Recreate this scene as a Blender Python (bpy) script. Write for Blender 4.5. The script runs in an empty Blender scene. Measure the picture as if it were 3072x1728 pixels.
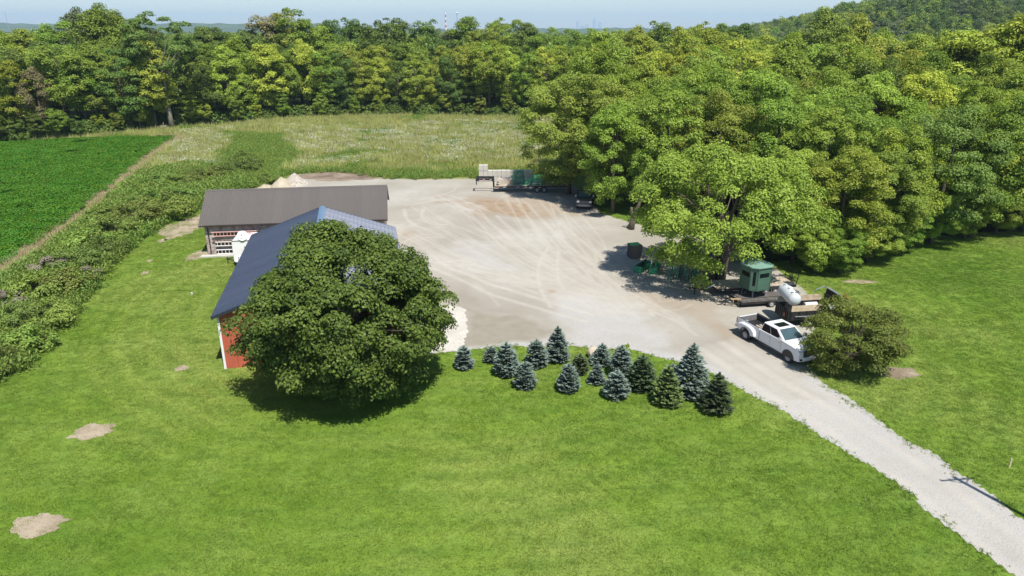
import bpy, bmesh, math, random
import numpy as np
from mathutils import Vector, Matrix

R = math.radians
SC = bpy.context.scene
COL = SC.collection

# ------------------------------------------------------------------ camera
CAM_H = 22.4
FPX = 2114.0                      # focal length in photo pixels (3072 wide)
PITCH = R(20.16)
cam_d = bpy.data.cameras.new('camera')
cam_d.sensor_width = 36.0
cam_d.lens = 36.0 * FPX / 3072.0
cam_d.clip_start = 0.5
cam_d.clip_end = 60000
cam = bpy.data.objects.new('camera', cam_d)
COL.objects.link(cam)
cam.location = (0, 0, CAM_H)
cam.rotation_euler = (R(90) - PITCH, 0, 0)
SC.camera = cam

# ------------------------------------------------------------------ sky, sun, exposure
SUN_EL, SUN_AZ = R(61), R(153)    # azimuth clockwise from +Y
world = bpy.data.worlds.new('World')
SC.world = world
world.use_nodes = True
wn = world.node_tree.nodes
sky = wn.new('ShaderNodeTexSky')
sky.sky_type = 'NISHITA'
sky.sun_disc = False
sky.sun_elevation = SUN_EL
sky.sun_rotation = SUN_AZ
sky.altitude = 200
sky.air_density = 1.0
sky.dust_density = 0.3
sky.ozone_density = 2.5
bg = wn['Background']
bg.inputs['Strength'].default_value = 0.095
world.node_tree.links.new(sky.outputs[0], bg.inputs['Color'])
sun_d = bpy.data.lights.new('sun', 'SUN')
sun_d.energy = 5.0
sun_d.angle = R(0.55)
sun_d.color = (1.0, 0.955, 0.88)
sun = bpy.data.objects.new('sun', sun_d)
COL.objects.link(sun)
sd = Vector((math.sin(SUN_AZ) * math.cos(SUN_EL), math.cos(SUN_AZ) * math.cos(SUN_EL), math.sin(SUN_EL)))
sun.rotation_euler = (-sd).to_track_quat('-Z', 'Y').to_euler()
sun.location = (40, -60, 120)
vs = SC.view_settings
vs.view_transform = 'Standard'
vs.look = 'None'
vs.exposure = 0.53
vs.gamma = 1.0
vs.use_curve_mapping = False
SC.cycles.max_bounces = 6
SC.cycles.diffuse_bounces = 3
SC.cycles.glossy_bounces = 2
SC.cycles.transmission_bounces = 4
SC.cycles.transparent_max_bounces = 8
SC.cycles.volume_bounces = 1
SC.cycles.caustics_reflective = False
SC.cycles.caustics_refractive = False

# ------------------------------------------------------------------ pixel -> place
cP, sP = math.cos(PITCH), math.sin(PITCH)


def ray(x, y):
    u, v = (x - 1536) / FPX, (y - 864) / FPX
    return u, cP - v * sP, sP + v * cP         # right, forward, down


def G(x, y, z=0.0):
    """ground point (or point on the level z) that a photo pixel looks at"""
    r, f, d = ray(x, y)
    t = (CAM_H - z) / d
    return Vector((r * t, f * t, z))


def AT(x, y, Y):
    """point on a photo pixel's line of sight standing Y metres ahead"""
    r, f, d = ray(x, y)
    t = Y / f
    return Vector((r * t, Y, CAM_H - d * t))


def GX(pts):
    return [(G(x, y).x, G(x, y).y) for x, y in pts]


# ------------------------------------------------------------------ numpy helpers
def inside(px, py, poly):
    px = np.asarray(px); py = np.asarray(py)
    res = np.zeros(px.shape, bool)
    n = len(poly)
    j = n - 1
    for i in range(n):
        xi, yi = poly[i]; xj, yj = poly[j]
        if yi != yj:
            c = ((yi > py) != (yj > py)) & (px < (xj - xi) * (py - yi) / (yj - yi) + xi)
            res ^= c
        j = i
    return res


def seg_dist(px, py, line):
    d = np.full(px.shape, 1e9)
    for (x0, y0), (x1, y1) in zip(line[:-1], line[1:]):
        dx, dy = x1 - x0, y1 - y0
        L = dx * dx + dy * dy + 1e-9
        t = np.clip(((px - x0) * dx + (py - y0) * dy) / L, 0, 1)
        d = np.minimum(d, np.hypot(px - x0 - t * dx, py - y0 - t * dy))
    return d


def vnoise(x, y, s, seed=0):
    """smooth value noise 0..1, cell size s"""
    x = np.asarray(x) / s + seed * 17.31; y = np.asarray(y) / s - seed * 9.17
    xi = np.floor(x); yi = np.floor(y)
    fx = x - xi; fy = y - yi
    fx = fx * fx * (3 - 2 * fx); fy = fy * fy * (3 - 2 * fy)

    def h(a, b):
        v = np.sin(a * 127.1 + b * 311.7 + seed * 74.7) * 43758.5453
        return v - np.floor(v)
    return (h(xi, yi) * (1 - fx) + h(xi + 1, yi) * fx) * (1 - fy) + (h(xi, yi + 1) * (1 - fx) + h(xi + 1, yi + 1) * fx) * fy


def fbm(x, y, s, seed=0):
    return vnoise(x, y, s, seed) * .55 + vnoise(x, y, s * .47, seed + 3) * .3 + vnoise(x, y, s * .21, seed + 7) * .15


def smooth_line(pts, n=8):
    """catmull-rom through the points"""
    P = [Vector((p[0], p[1], 0)) for p in pts]
    P = [P[0] * 2 - P[1]] + P + [P[-1] * 2 - P[-2]]
    out = []
    for i in range(1, len(P) - 2):
        for k in range(n):
            t = k / n
            a, b, c, d = P[i - 1], P[i], P[i + 1], P[i + 2]
            q = .5 * ((2 * b) + (c - a) * t + (2 * a - 5 * b + 4 * c - d) * t * t + (3 * b - a - 3 * c + d) * t ** 3)
            out.append((q.x, q.y))
    out.append((P[-2].x, P[-2].y))
    return out


def mesh_np(name, V, F, tint=None, col=None):
    V = np.asarray(V, np.float32); F = np.asarray(F, np.int32)
    me = bpy.data.meshes.new(name)
    me.vertices.add(len(V)); me.vertices.foreach_set('co', V.ravel())
    M, k = F.shape
    me.loops.add(M * k); me.loops.foreach_set('vertex_index', F.ravel())
    me.polygons.add(M); me.polygons.foreach_set('loop_start', np.arange(0, M * k, k, dtype=np.int32))
    me.update(calc_edges=True)
    if tint is not None:
        a = me.attributes.new('tint', 'FLOAT', 'POINT'); a.data.foreach_set('value', np.asarray(tint, np.float32))
    if col is not None:
        a = me.attributes.new('marks', 'FLOAT_COLOR', 'POINT'); a.data.foreach_set('color', np.asarray(col, np.float32).ravel())
    return me


# ------------------------------------------------------------------ object helpers
def tag(o, label=None, cat=None, group=None, kind=None):
    if label: o['label'] = label
    if cat: o['category'] = cat
    if group: o['group'] = group
    if kind: o['kind'] = kind
    return o


def link(name, me, mat=None, parent=None):
    o = bpy.data.objects.new(name, me)
    COL.objects.link(o)
    if mat is not None and me is not None:
        if len(me.materials) == 0:
            me.materials.append(mat)
    if parent is not None:
        o.parent = parent
    return o


def thing(name, label, cat, loc=(0, 0, 0), rz=0.0, group=None):
    o = bpy.data.objects.new(name, None)
    COL.objects.link(o)
    o.empty_display_size = .3
    o.location = loc; o.rotation_euler = (0, 0, rz)
    return tag(o, label, cat, group)


class MB:
    """collects simple shapes into one mesh"""
    def __init__(s):
        s.v = []; s.f = []

    def add(s, V, F):
        b = len(s.v)
        s.v += [tuple(p) for p in V]
        s.f += [tuple(i + b for i in f) for f in F]
        return s

    def box(s, x0, x1, y0, y1, z0, z1):
        V = [(x0, y0, z0), (x1, y0, z0), (x1, y1, z0), (x0, y1, z0), (x0, y0, z1), (x1, y0, z1), (x1, y1, z1), (x0, y1, z1)]
        return s.hexa(V)

    def hexa(s, V):
        return s.add(V, [(0, 3, 2, 1), (4, 5, 6, 7), (0, 1, 5, 4), (1, 2, 6, 5), (2, 3, 7, 6), (3, 0, 4, 7)])

    def prism(s, prof, a0, a1, axis='y'):
        """profile polygon extruded along an axis; profile is (x,z) for y, (x,y) for z, (y,z) for x"""
        n = len(prof)
        mk = {'y': lambda p, a: (p[0], a, p[1]), 'z': lambda p, a: (p[0], p[1], a), 'x': lambda p, a: (a, p[0], p[1])}[axis]
        V = [mk(p, a0) for p in prof] + [mk(p, a1) for p in prof]
        F = [tuple(range(n)), tuple(range(2 * n - 1, n - 1, -1))]
        F += [(i, i + n, (i + 1) % n + n, (i + 1) % n) for i in range(n)]
        return s.add(V, F)

    def tube(s, pts, rad, n=8, cap=True):
        pts = [Vector(p) for p in pts]
        if not hasattr(rad, '__len__'): rad = [rad] * len(pts)
        V = []; F = []
        for i, p in enumerate(pts):
            d = (pts[min(i + 1, len(pts) - 1)] - pts[max(i - 1, 0)]).normalized()
            a = Vector((0, 0, 1)) if abs(d.z) < .9 else Vector((1, 0, 0))
            u = d.cross(a).normalized(); w = d.cross(u)
            for k in range(n):
                t = 2 * math.pi * k / n
                V.append(p + (u * math.cos(t) + w * math.sin(t)) * rad[i])
        for i in range(len(pts) - 1):
            for k in range(n):
                F.append((i * n + k, i * n + (k + 1) % n, (i + 1) * n + (k + 1) % n, (i + 1) * n + k))
        if cap:
            F.append(tuple(range(n - 1, -1, -1)))
            F.append(tuple(range((len(pts) - 1) * n, len(pts) * n)))
        return s.add(V, F)

    def lathe(s, prof, c=(0, 0, 0), axis='y', n=20, cap=True):
        """profile (radius, along) turned round an axis through c"""
        V = []; F = []
        for r, a in prof:
            for k in range(n):
                t = 2 * math.pi * k / n
                q = {'y': (r * math.cos(t), a, r * math.sin(t)), 'z': (r * math.cos(t), r * math.sin(t), a), 'x': (a, r * math.cos(t), r * math.sin(t))}[axis]
                V.append((c[0] + q[0], c[1] + q[1], c[2] + q[2]))
        m = len(prof)
        for i in range(m - 1):
            for k in range(n):
                F.append((i * n + k, i * n + (k + 1) % n, (i + 1) * n + (k + 1) % n, (i + 1) * n + k))
        if cap:
            F.append(tuple(range(n))); F.append(tuple(range((m - 1) * n, m * n)))
        return s.add(V, F)

    def mesh(s, name, smooth=False):
        me = bpy.data.meshes.new(name)
        me.from_pydata(s.v, [], s.f)
        bm = bmesh.new(); bm.from_mesh(me)
        bmesh.ops.recalc_face_normals(bm, faces=bm.faces)
        bm.to_mesh(me); bm.free()
        if smooth:
            me.polygons.foreach_set('use_smooth', [True] * len(me.polygons))
        return me

    def build(s, name, mat, parent=None, bevel=0, smooth=False, seg=2):
        o = link(name, s.mesh(name, smooth), mat, parent)
        if bevel:
            m = o.modifiers.new('bevel', 'BEVEL'); m.width = bevel; m.segments = seg; m.limit_method = 'ANGLE'; m.angle_limit = R(35)
            m.harden_normals = False
        return o


def copy_tree(o, parent=None):
    c = o.copy(); COL.objects.link(c)
    if parent is not None: c.parent = parent
    for ch in list(o.children):
        copy_tree(ch, c)
    return c


# ------------------------------------------------------------------ materials
MATS = {}


def nodes(name):
    m = bpy.data.materials.new(name); m.use_nodes = True
    nt = m.node_tree
    return m, nt, nt.nodes['Principled BSDF']


def N(nt, t, **kw):
    n = nt.nodes.new(t)
    for k, v in kw.items():
        if k.startswith('i_'):
            n.inputs[k[2:].replace('_', ' ')].default_value = v
        else:
            setattr(n, k, v)
    return n


def ramp(nt, fac, stops):
    r = nt.nodes.new('ShaderNodeValToRGB')
    e = r.color_ramp.elements
    while len(e) < len(stops): e.new(.5)
    for k, (p, c) in enumerate(stops):
        e[k].position = p; e[k].color = (*c, 1) if len(c) == 3 else c
    nt.links.new(fac, r.inputs['Fac'])
    return r.outputs['Color']


def mixc(nt, fac, a, b, mode='MIX'):
    m = nt.nodes.new('ShaderNodeMix'); m.data_type = 'RGBA'; m.blend_type = mode
    for sock, v in ((m.inputs[0], fac), (m.inputs[6], a), (m.inputs[7], b)):
        if hasattr(v, 'is_output'): nt.links.new(v, sock)
        elif hasattr(v, '__len__'): sock.default_value = (*v, 1) if len(v) == 3 else v
        else: sock.default_value = v
    return m.outputs[2]


def math_n(nt, op, a, b=0.0, c=0.0, clamp=False):
    m = nt.nodes.new('ShaderNodeMath'); m.operation = op; m.use_clamp = clamp
    for i, v in enumerate((a, b, c)):
        if hasattr(v, 'is_output'): nt.links.new(v, m.inputs[i])
        else: m.inputs[i].default_value = v
    return m.outputs[0]


def noise(nt, vec, scale, detail=3, rough=.55):
    n = N(nt, 'ShaderNodeTexNoise')
    n.inputs['Scale'].default_value = scale; n.inputs['Detail'].default_value = detail; n.inputs['Roughness'].default_value = rough
    if vec is not None: nt.links.new(vec, n.inputs['Vector'])
    return n.outputs['Fac']


def bump(nt, bs, h, dist, strength=1.0):
    b = N(nt, 'ShaderNodeBump'); b.inputs['Distance'].default_value = dist; b.inputs['Strength'].default_value = strength
    nt.links.new(h, b.inputs['Height']); nt.links.new(b.outputs[0], bs.inputs['Normal'])


def plain(name, col, rough=.6, var=.15, scale=3.0, metal=0.0, dirt=None, dirt_amt=.4, spec=.4, bmp=0, objvar=0):
    """painted or raw surface: two-scale tone variation and optional stains"""
    if name in MATS: return MATS[name]
    m, nt, bs = nodes(name)
    tc = N(nt, 'ShaderNodeTexCoord').outputs['Object']
    n1 = noise(nt, tc, scale, 5)
    lo = tuple(c * (1 - var) for c in col); hi = tuple(min(1, c * (1 + var)) for c in col)
    c = ramp(nt, n1, [(.3, lo), (.7, hi)])
    if dirt:
        n2 = noise(nt, tc, scale * .6, 6, .7)
        f = ramp(nt, n2, [(.52, (0, 0, 0)), (.68, (dirt_amt,) * 3)])
        c = mixc(nt, f, c, dirt)
    if objvar:
        hs = N(nt, 'ShaderNodeHueSaturation'); nt.links.new(c, hs.inputs['Color'])
        nt.links.new(math_n(nt, 'MULTIPLY_ADD', N(nt, 'ShaderNodeObjectInfo').outputs['Random'], objvar * 2, 1 - objvar), hs.inputs['Value']); c = hs.outputs['Color']
    nt.links.new(c, bs.inputs['Base Color'])
    bs.inputs['Roughness'].default_value = rough
    bs.inputs['Metallic'].default_value = metal
    bs.inputs['Specular IOR Level'].default_value = spec
    if bmp: bump(nt, bs, noise(nt, tc, scale * 6, 4), bmp)
    MATS[name] = m
    return m


def leafmat(name, dark, light, trans=.33, objvar=.22, rough=.55):
    if name in MATS: return MATS[name]
    m, nt, bs = nodes(name)
    at = N(nt, 'ShaderNodeAttribute', attribute_name='tint').outputs['Fac']
    c = ramp(nt, at, [(.0, dark), (1.0, light)])
    oi = N(nt, 'ShaderNodeObjectInfo').outputs['Random']
    hs = N(nt, 'ShaderNodeHueSaturation')
    nt.links.new(c, hs.inputs['Color'])
    nt.links.new(math_n(nt, 'MULTIPLY_ADD', oi, objvar * 2, 1 - objvar), hs.inputs['Value'])
    nt.links.new(math_n(nt, 'MULTIPLY_ADD', math_n(nt, 'FRACT', math_n(nt, 'MULTIPLY', oi, 7.3)), .035, .4825), hs.inputs['Hue'])
    c = hs.outputs['Color']
    nt.links.new(c, bs.inputs['Base Color'])
    bs.inputs['Roughness'].default_value = rough
    bs.inputs['Specular IOR Level'].default_value = .22
    tr = N(nt, 'ShaderNodeBsdfTranslucent')
    warm = mixc(nt, .5, c, (.9, 1.0, .25), 'MULTIPLY')
    nt.links.new(warm, tr.inputs['Color'])
    mx = N(nt, 'ShaderNodeMixShader'); mx.inputs[0].default_value = trans
    nt.links.new(bs.outputs[0], mx.inputs[1]); nt.links.new(tr.outputs[0], mx.inputs[2])
    nt.links.new(mx.outputs[0], nt.nodes['Material Output'].inputs['Surface'])
    MATS[name] = m
    return m


def worldpos(nt):
    return N(nt, 'ShaderNodeNewGeometry').outputs['Position']


def lawn_color(nt):
    """mottled mown turf, the same field of tones for soil sheet and blades"""
    p = worldpos(nt)
    big = noise(nt, p, .055, 3, .5)
    mid = noise(nt, p, .32, 4, .6)
    mp = N(nt, 'ShaderNodeMapping'); mp.inputs['Scale'].default_value = (.25, 1.0, 1); mp.inputs['Rotation'].default_value = (0, 0, R(-18))
    nt.links.new(p, mp.inputs['Vector'])
    streak = noise(nt, mp.outputs[0], 1.1, 4, .65)
    fine = noise(nt, p, 8, 3, .6)
    c = ramp(nt, big, [(.30, (.122, .215, .019)), (.48, (.188, .280, .035)), (.66, (.275, .330, .075))])
    c = mixc(nt, ramp(nt, mid, [(.42, (0, 0, 0)), (.70, (.5,) * 3)]), c, (.235, .315, .070))
    c = mixc(nt, ramp(nt, streak, [(.50, (0, 0, 0)), (.74, (.62,) * 3)]), c, (.070, .145, .016))
    c = mixc(nt, ramp(nt, fine, [(.50, (0, 0, 0)), (.70, (.7,) * 3)]), c, (.065, .135, .016))
    c = mixc(nt, ramp(nt, noise(nt, p, 3.1, 3, .6), [(.54, (0, 0, 0)), (.76, (.55,) * 3)]), c, (.075, .15, .018))
    # faint curved mower passes round the maple and spruces
    dv = N(nt, 'ShaderNodeVectorMath', operation='DISTANCE'); nt.links.new(p, dv.inputs[0]); dv.inputs[1].default_value = (-6, 62, 0)
    wob = math_n(nt, 'MULTIPLY_ADD', mid, 1.4, dv.outputs['Value'])
    st = math_n(nt, 'SINE', math_n(nt, 'MULTIPLY', wob, 3.3))
    c = mixc(nt, math_n(nt, 'MULTIPLY_ADD', st, .15, .15), c, (.095, .185, .020))
    return c


def make_lawn_mat():
    m, nt, bs = nodes('lawn_turf')
    c = lawn_color(nt)
    nt.links.new(c, bs.inputs['Base Color'])
    bs.inputs['Roughness'].default_value = .9; bs.inputs['Specular IOR Level'].default_value = .15
    p = worldpos(nt)
    h = math_n(nt, 'ADD', noise(nt, p, 9, 4, .7), noise(nt, p, 2.2, 3))
    bump(nt, bs, h, .12)
    MATS['lawn'] = m
    m, nt, bs = nodes('grass_blades')
    c = lawn_color(nt)
    at = N(nt, 'ShaderNodeAttribute', attribute_name='tint').outputs['Fac']
    c = mixc(nt, 1.0, c, ramp(nt, at, [(0, (.62, .68, .6)), (1, (1.65, 1.5, 1.5))]), 'MULTIPLY')
    nt.links.new(c, bs.inputs['Base Color'])
    bs.inputs['Roughness'].default_value = .6; bs.inputs['Specular IOR Level'].default_value = .3
    tr = N(nt, 'ShaderNodeBsdfTranslucent'); nt.links.new(c, tr.inputs['Color'])
    mx = N(nt, 'ShaderNodeMixShader'); mx.inputs[0].default_value = .35
    nt.links.new(bs.outputs[0], mx.inputs[1]); nt.links.new(tr.outputs[0], mx.inputs[2])
    nt.links.new(mx.outputs[0], nt.nodes['Material Output'].inputs['Surface'])
    MATS['blades'] = m


def make_gravel_mat():
    m, nt, bs = nodes('crushed_limestone')
    p = worldpos(nt)
    at = N(nt, 'ShaderNodeAttribute', attribute_name='marks')
    sep = N(nt, 'ShaderNodeSeparateColor'); nt.links.new(at.outputs['Color'], sep.inputs[0])
    big = noise(nt, p, .10, 4, .6)
    mid = noise(nt, p, .8, 5, .65)
    fine = noise(nt, p, 11, 4, .75)
    c = ramp(nt, big, [(.35, (.298, .274, .228)), (.5, (.350, .327, .278)), (.66, (.398, .378, .335))])
    c = mixc(nt, ramp(nt, mid, [(.45, (0, 0, 0)), (.75, (.55,) * 3)]), c, (.255, .228, .190))
    # loose stone: grey-white speckle where the 'alpha' channel says so
    spk = ramp(nt, fine, [(.36, (.345, .336, .322)), (.66, (.475, .468, .455))])
    c = mixc(nt, math_n(nt, 'MULTIPLY', at.outputs['Alpha'], .85), c, spk)
    c = mixc(nt, math_n(nt, 'MULTIPLY', sep.outputs[1], .92), c, ramp(nt, mid, [(.3, (.235, .165, .105)), (.7, (.33, .245, .165))]))
    c = mixc(nt, math_n(nt, 'MULTIPLY', sep.outputs[2], .9), c, ramp(nt, mid, [(.3, (.225, .205, .155)), (.7, (.29, .265, .215))]))
    c = mixc(nt, math_n(nt, 'MULTIPLY', sep.outputs[0], .8, clamp=True), c, (.50, .465, .41))
    c = mixc(nt, ramp(nt, fine, [(.30, (.25,) * 3), (.46, (0, 0, 0))]), c, (.22, .20, .17))
    nt.links.new(c, bs.inputs['Base Color'])
    bs.inputs['Roughness'].default_value = .95; bs.inputs['Specular IOR Level'].default_value = .15
    bump(nt, bs, math_n(nt, 'ADD', fine, mid), .06)
    MATS['gravel'] = m


def make_ground_mats():
    def patchy(name, cols, s1, s2, bd, rough=.95):
        m, nt, bs = nodes(name)
        p = worldpos(nt)
        c = ramp(nt, noise(nt, p, s1, 5, .65), [(.3, cols[0]), (.5, cols[1]), (.7, cols[2])])
        f = noise(nt, p, s2, 4, .7)
        c = mixc(nt, ramp(nt, f, [(.5, (0, 0, 0)), (.72, (.6,) * 3)]), c, tuple(x * .55 for x in cols[1]))
        nt.links.new(c, bs.inputs['Base Color'])
        bs.inputs['Roughness'].default_value = rough; bs.inputs['Specular IOR Level'].default_value = .1
        bump(nt, bs, f, bd)
        MATS[name] = m
    patchy('forest_floor', [(.02, .03, .008), (.03, .045, .012), (.045, .06, .018)], .2, 3, .2)
    patchy('meadow_soil', [(.13, .17, .035), (.20, .23, .06), (.27, .28, .10)], .12, 2, .3)
    patchy('crop_soil', [(.02, .07, .004), (.03, .10, .006), (.04, .12, .008)], .15, 3, .2)
    patchy('bare_dirt', [(.24, .19, .13), (.33, .27, .195), (.40, .335, .25)], .8, 6, .05)
    patchy('dark_dirt', [(.10, .075, .06), (.22, .17, .125), (.34, .28, .21)], .35, 4, .1)
    patchy('dry_straw', [(.26, .21, .10), (.34, .28, .15), (.42, .36, .22)], .5, 5, .1)
    patchy('concrete', [(.42, .395, .355), (.47, .445, .40), (.52, .50, .455)], .4, 5, .01)
    patchy('sand', [(.36, .31, .22), (.41, .36, .27), (.46, .41, .32)], .8, 7, .05)
    patchy('rubble', [(.34, .27, .20), (.52, .47, .40), (.66, .62, .56)], 3.0, 9, .25)


make_lawn_mat(); make_gravel_mat(); make_ground_mats()


L_YEL = leafmat('foliage_yellow_green', (0.180, 0.245, 0.018), (0.480, 0.550, 0.085))
L_MID = leafmat('foliage_mid_green', (0.110, 0.182, 0.018), (0.330, 0.425, 0.062))
L_BRI = leafmat('foliage_bright_green', (0.130, 0.205, 0.018), (0.380, 0.470, 0.075))
L_DRK = leafmat('foliage_dark_green', (0.062, 0.112, 0.020), (0.205, 0.290, 0.058))
L_OLV = leafmat('foliage_olive', (0.145, 0.195, 0.024), (0.350, 0.415, 0.072))
L_BRN = leafmat('foliage_brownish', (0.163, 0.144, 0.062), (0.338, 0.294, 0.150))
L_GRY = leafmat('foliage_grey_green', (0.098, 0.137, 0.055), (0.221, 0.273, 0.124))
L_MAP = leafmat('maple_leaves', (0.034, 0.064, 0.009), (0.165, 0.205, 0.034), trans=.22, objvar=.02)
L_BSH = leafmat('bush_leaves', (0.052, 0.082, 0.012), (0.205, 0.250, 0.044), objvar=.02)
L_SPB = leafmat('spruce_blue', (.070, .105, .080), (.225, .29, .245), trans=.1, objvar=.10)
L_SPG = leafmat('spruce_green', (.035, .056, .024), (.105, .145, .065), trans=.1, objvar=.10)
L_SPL = leafmat('spruce_light_green', (.065, .092, .028), (.19, .24, .075), trans=.1, objvar=.05)
L_WED = leafmat('weed_leaves', (0.121, 0.196, 0.030), (0.287, 0.385, 0.081))
L_WDK = leafmat('dark_weed_leaves', (.090, .130, .024), (.25, .31, .072))
L_STR = leafmat('dead_weed_stems', (.18, .155, .11), (.36, .32, .25))
L_SOY = leafmat('soybean_leaves', (.045, .140, .008), (.115, .265, .020), objvar=.1)
L_MDW = leafmat('meadow_grass', (.26, .30, .072), (.56, .55, .22), objvar=.25)
L_MDG = leafmat('meadow_green_weeds', (.110, .190, .025), (.25, .34, .075), objvar=.15)
L_FLW = leafmat('meadow_flowers', (.46, .46, .36), (.76, .75, .68), objvar=.1)
L_DRY = leafmat('dry_grass', (.34, .28, .14), (.60, .52, .32), objvar=.12)
BARK = plain('bark', (.115, .09, .068), .9, .35, 6, bmp=.05)
BARK_P = plain('pale_bark', (.22, .19, .15), .9, .3, 5, bmp=.04)

# ================================================================== THE GROUND
rng = np.random.default_rng(7)


def sheet(name, poly, z, mat, parent=None):
    me = bpy.data.meshes.new(name)
    me.from_pydata([(x, y, z) for x, y in poly], [], [tuple(range(len(poly)))])
    bm = bmesh.new(); bm.from_mesh(me)
    bmesh.ops.triangulate(bm, faces=bm.faces)
    for f in bm.faces:
        if f.normal.z < 0: f.normal_flip()
    bm.to_mesh(me); bm.free()
    return link(name, me, mat, parent)


# ground sheet to the horizon
b = MB()
b.add([(-15500, -250, -.03), (15500, -250, -.03), (15500, 15800, -.03), (-15500, 15800, -.03)], [(0, 1, 2, 3)])
tag(b.build('ground', MATS['forest_floor']), 'dark woodland floor and open land reaching the horizon', 'ground', kind='structure')

LAWN = [(-75, 6), (75, 6), (80, 70), (61, 81), (48, 78), (37, 73), (26, 68), (24, 80), (22, 100), (10, 118), (-70, 118), (-75, 60)]
tag(sheet('lawn', LAWN, 0, MATS['lawn']), 'mown green lawn round the barn and gravel drive', 'lawn', kind='structure')

DRIVE_L = [(3330, 1960), (3024, 1728), (2980, 1685), (2894, 1616), (2807, 1551), (2720, 1481), (2612, 1408), (2503, 1338), (2395, 1265), (2308, 1213), (2200, 1161),
           (2130, 1120), (2050, 1092), (1960, 1068), (1900, 1054), (1800, 1047), (1700, 1041), (1600, 1044), (1520, 1038), (1440, 1046), (1370, 1056), (1290, 1062), (1180, 1060)]
LOT_PX = DRIVE_L + [(1180, 900), (1150, 760), (1120, 700), (1060, 660)]
LOT_BACK = [(800, 545), (830, 556), (860, 528), (960, 517), (1080, 524), (1140, 535), (1300, 539), (1440, 536), (1600, 530), (1700, 545),
            (1775, 600), (1800, 640), (1860, 658), (1960, 688), (2080, 705), (2200, 745), (2300, 792), (2385, 848), (2450, 915), (2440, 1040), (2420, 1110), (2477, 1161), (2529, 1187),
            (2612, 1247), (2720, 1321), (2807, 1369), (2876, 1421), (2980, 1486), (3072, 1568), (3330, 1760)]
LOT = GX(LOT_PX) + [(-16.5, 74), (-19, 80), (-30, 82), (-33, 88)] + GX(LOT_BACK)
MEADOW_PX = [(0, 832), (100, 757), (220, 672), (340, 572), (420, 502), (470, 457), (545, 412), (640, 385), (760, 366), (900, 354), (1200, 349), (1500, 353), (1740, 353),
             (1740, 420), (1700, 500), (1640, 532), (1600, 532), (1440, 538), (1300, 541), (1140, 537), (1080, 526), (960, 519), (860, 530), (830, 558), (760, 566), (640, 590), (560, 640),
             (505, 660), (400, 722), (330, 792), (250, 892), (150, 1002), (60, 1102), (0, 1142), (-200, 1250), (-200, 980)]
MEADOW = GX(MEADOW_PX)
tag(sheet('meadow', MEADOW, .005, MATS['meadow_soil']), 'rough meadow of tall grass and white wildflowers before the wood', 'meadow', kind='structure')
CROP_PX = [(-900, 500), (-300, 440), (0, 431), (200, 421), (400, 413), (527, 412), (455, 458), (405, 500), (325, 562), (205, 660), (100, 736), (0, 800), (-200, 930), (-900, 1300)]
CROP = GX(CROP_PX)
tag(sheet('crop_field', CROP, .010, MATS['crop_soil']), 'dense green soybean field beyond the weedy hedge', 'field', kind='structure')
STRAW_C = smooth_line(GX([(-260, 1010), (0, 815), (100, 746), (212, 667), (332, 567), (412, 502), (462, 458), (536, 412), (470, 411), (300, 416), (0, 428), (-300, 436)]), 4)


def ribbon(name, line, w, z, mat, jit=.3):
    V = []; F = []
    for i, (x, y) in enumerate(line):
        a = line[max(0, i - 1)]; c = line[min(len(line) - 1, i + 1)]
        d = Vector((c[0] - a[0], c[1] - a[1], 0)).normalized()
        n = Vector((-d.y, d.x, 0))
        w1 = w * (1 + jit * (random.random() - .5) * 2); w2 = w * (1 + jit * (random.random() - .5) * 2)
        V += [(x + n.x * w1, y + n.y * w1, z), (x - n.x * w2, y - n.y * w2, z)]
        if i: F.append((2 * i - 2, 2 * i - 1, 2 * i + 1, 2 * i))
    return link(name, mesh_np(name, V, F), mat)


random.seed(3)
tag(ribbon('straw_strip', STRAW_C[:29], 1.5, .016, MATS['dry_straw']), 'strip of dry tan grass between soybean field and hedge', 'path', kind='structure')

# ---- gravel lot and drive: one fine grid so that wheel tracks, clay and soil stains can be laid in as marks
Z = lambda pts: [(1100 + x / 2.588, 520 + y / 2.588) for x, y in pts]
CS = .17
poly = LOT
xs = np.arange(-36, 44, CS); ys = np.arange(15, 118, CS)
gx, gy = np.meshgrid(xs, ys)
jx = gx + (fbm(gx, gy, 2.2, 1) - .5) * .6 + (fbm(gx, gy, .6, 2) - .5) * .4
jy = gy + (fbm(gx, gy, 2.2, 4) - .5) * .6 + (fbm(gx, gy, .6, 5) - .5) * .4
msk = inside(jx, jy, poly) & (np.abs(gx) < .80 * gy + 3)
cell = msk[:-1, :-1]
vid = np.full(gx.shape, -1, np.int64)
use = np.zeros(gx.shape, bool)
use[:-1, :-1] |= cell; use[1:, :-1] |= cell; use[:-1, 1:] |= cell; use[1:, 1:] |= cell
vid[use] = np.arange(use.sum())
F = np.stack([vid[:-1, :-1][cell], vid[:-1, 1:][cell], vid[1:, 1:][cell], vid[1:, :-1][cell]], 1)
vx, vy = gx[use], gy[use]
trk = np.zeros(vx.shape)
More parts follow.
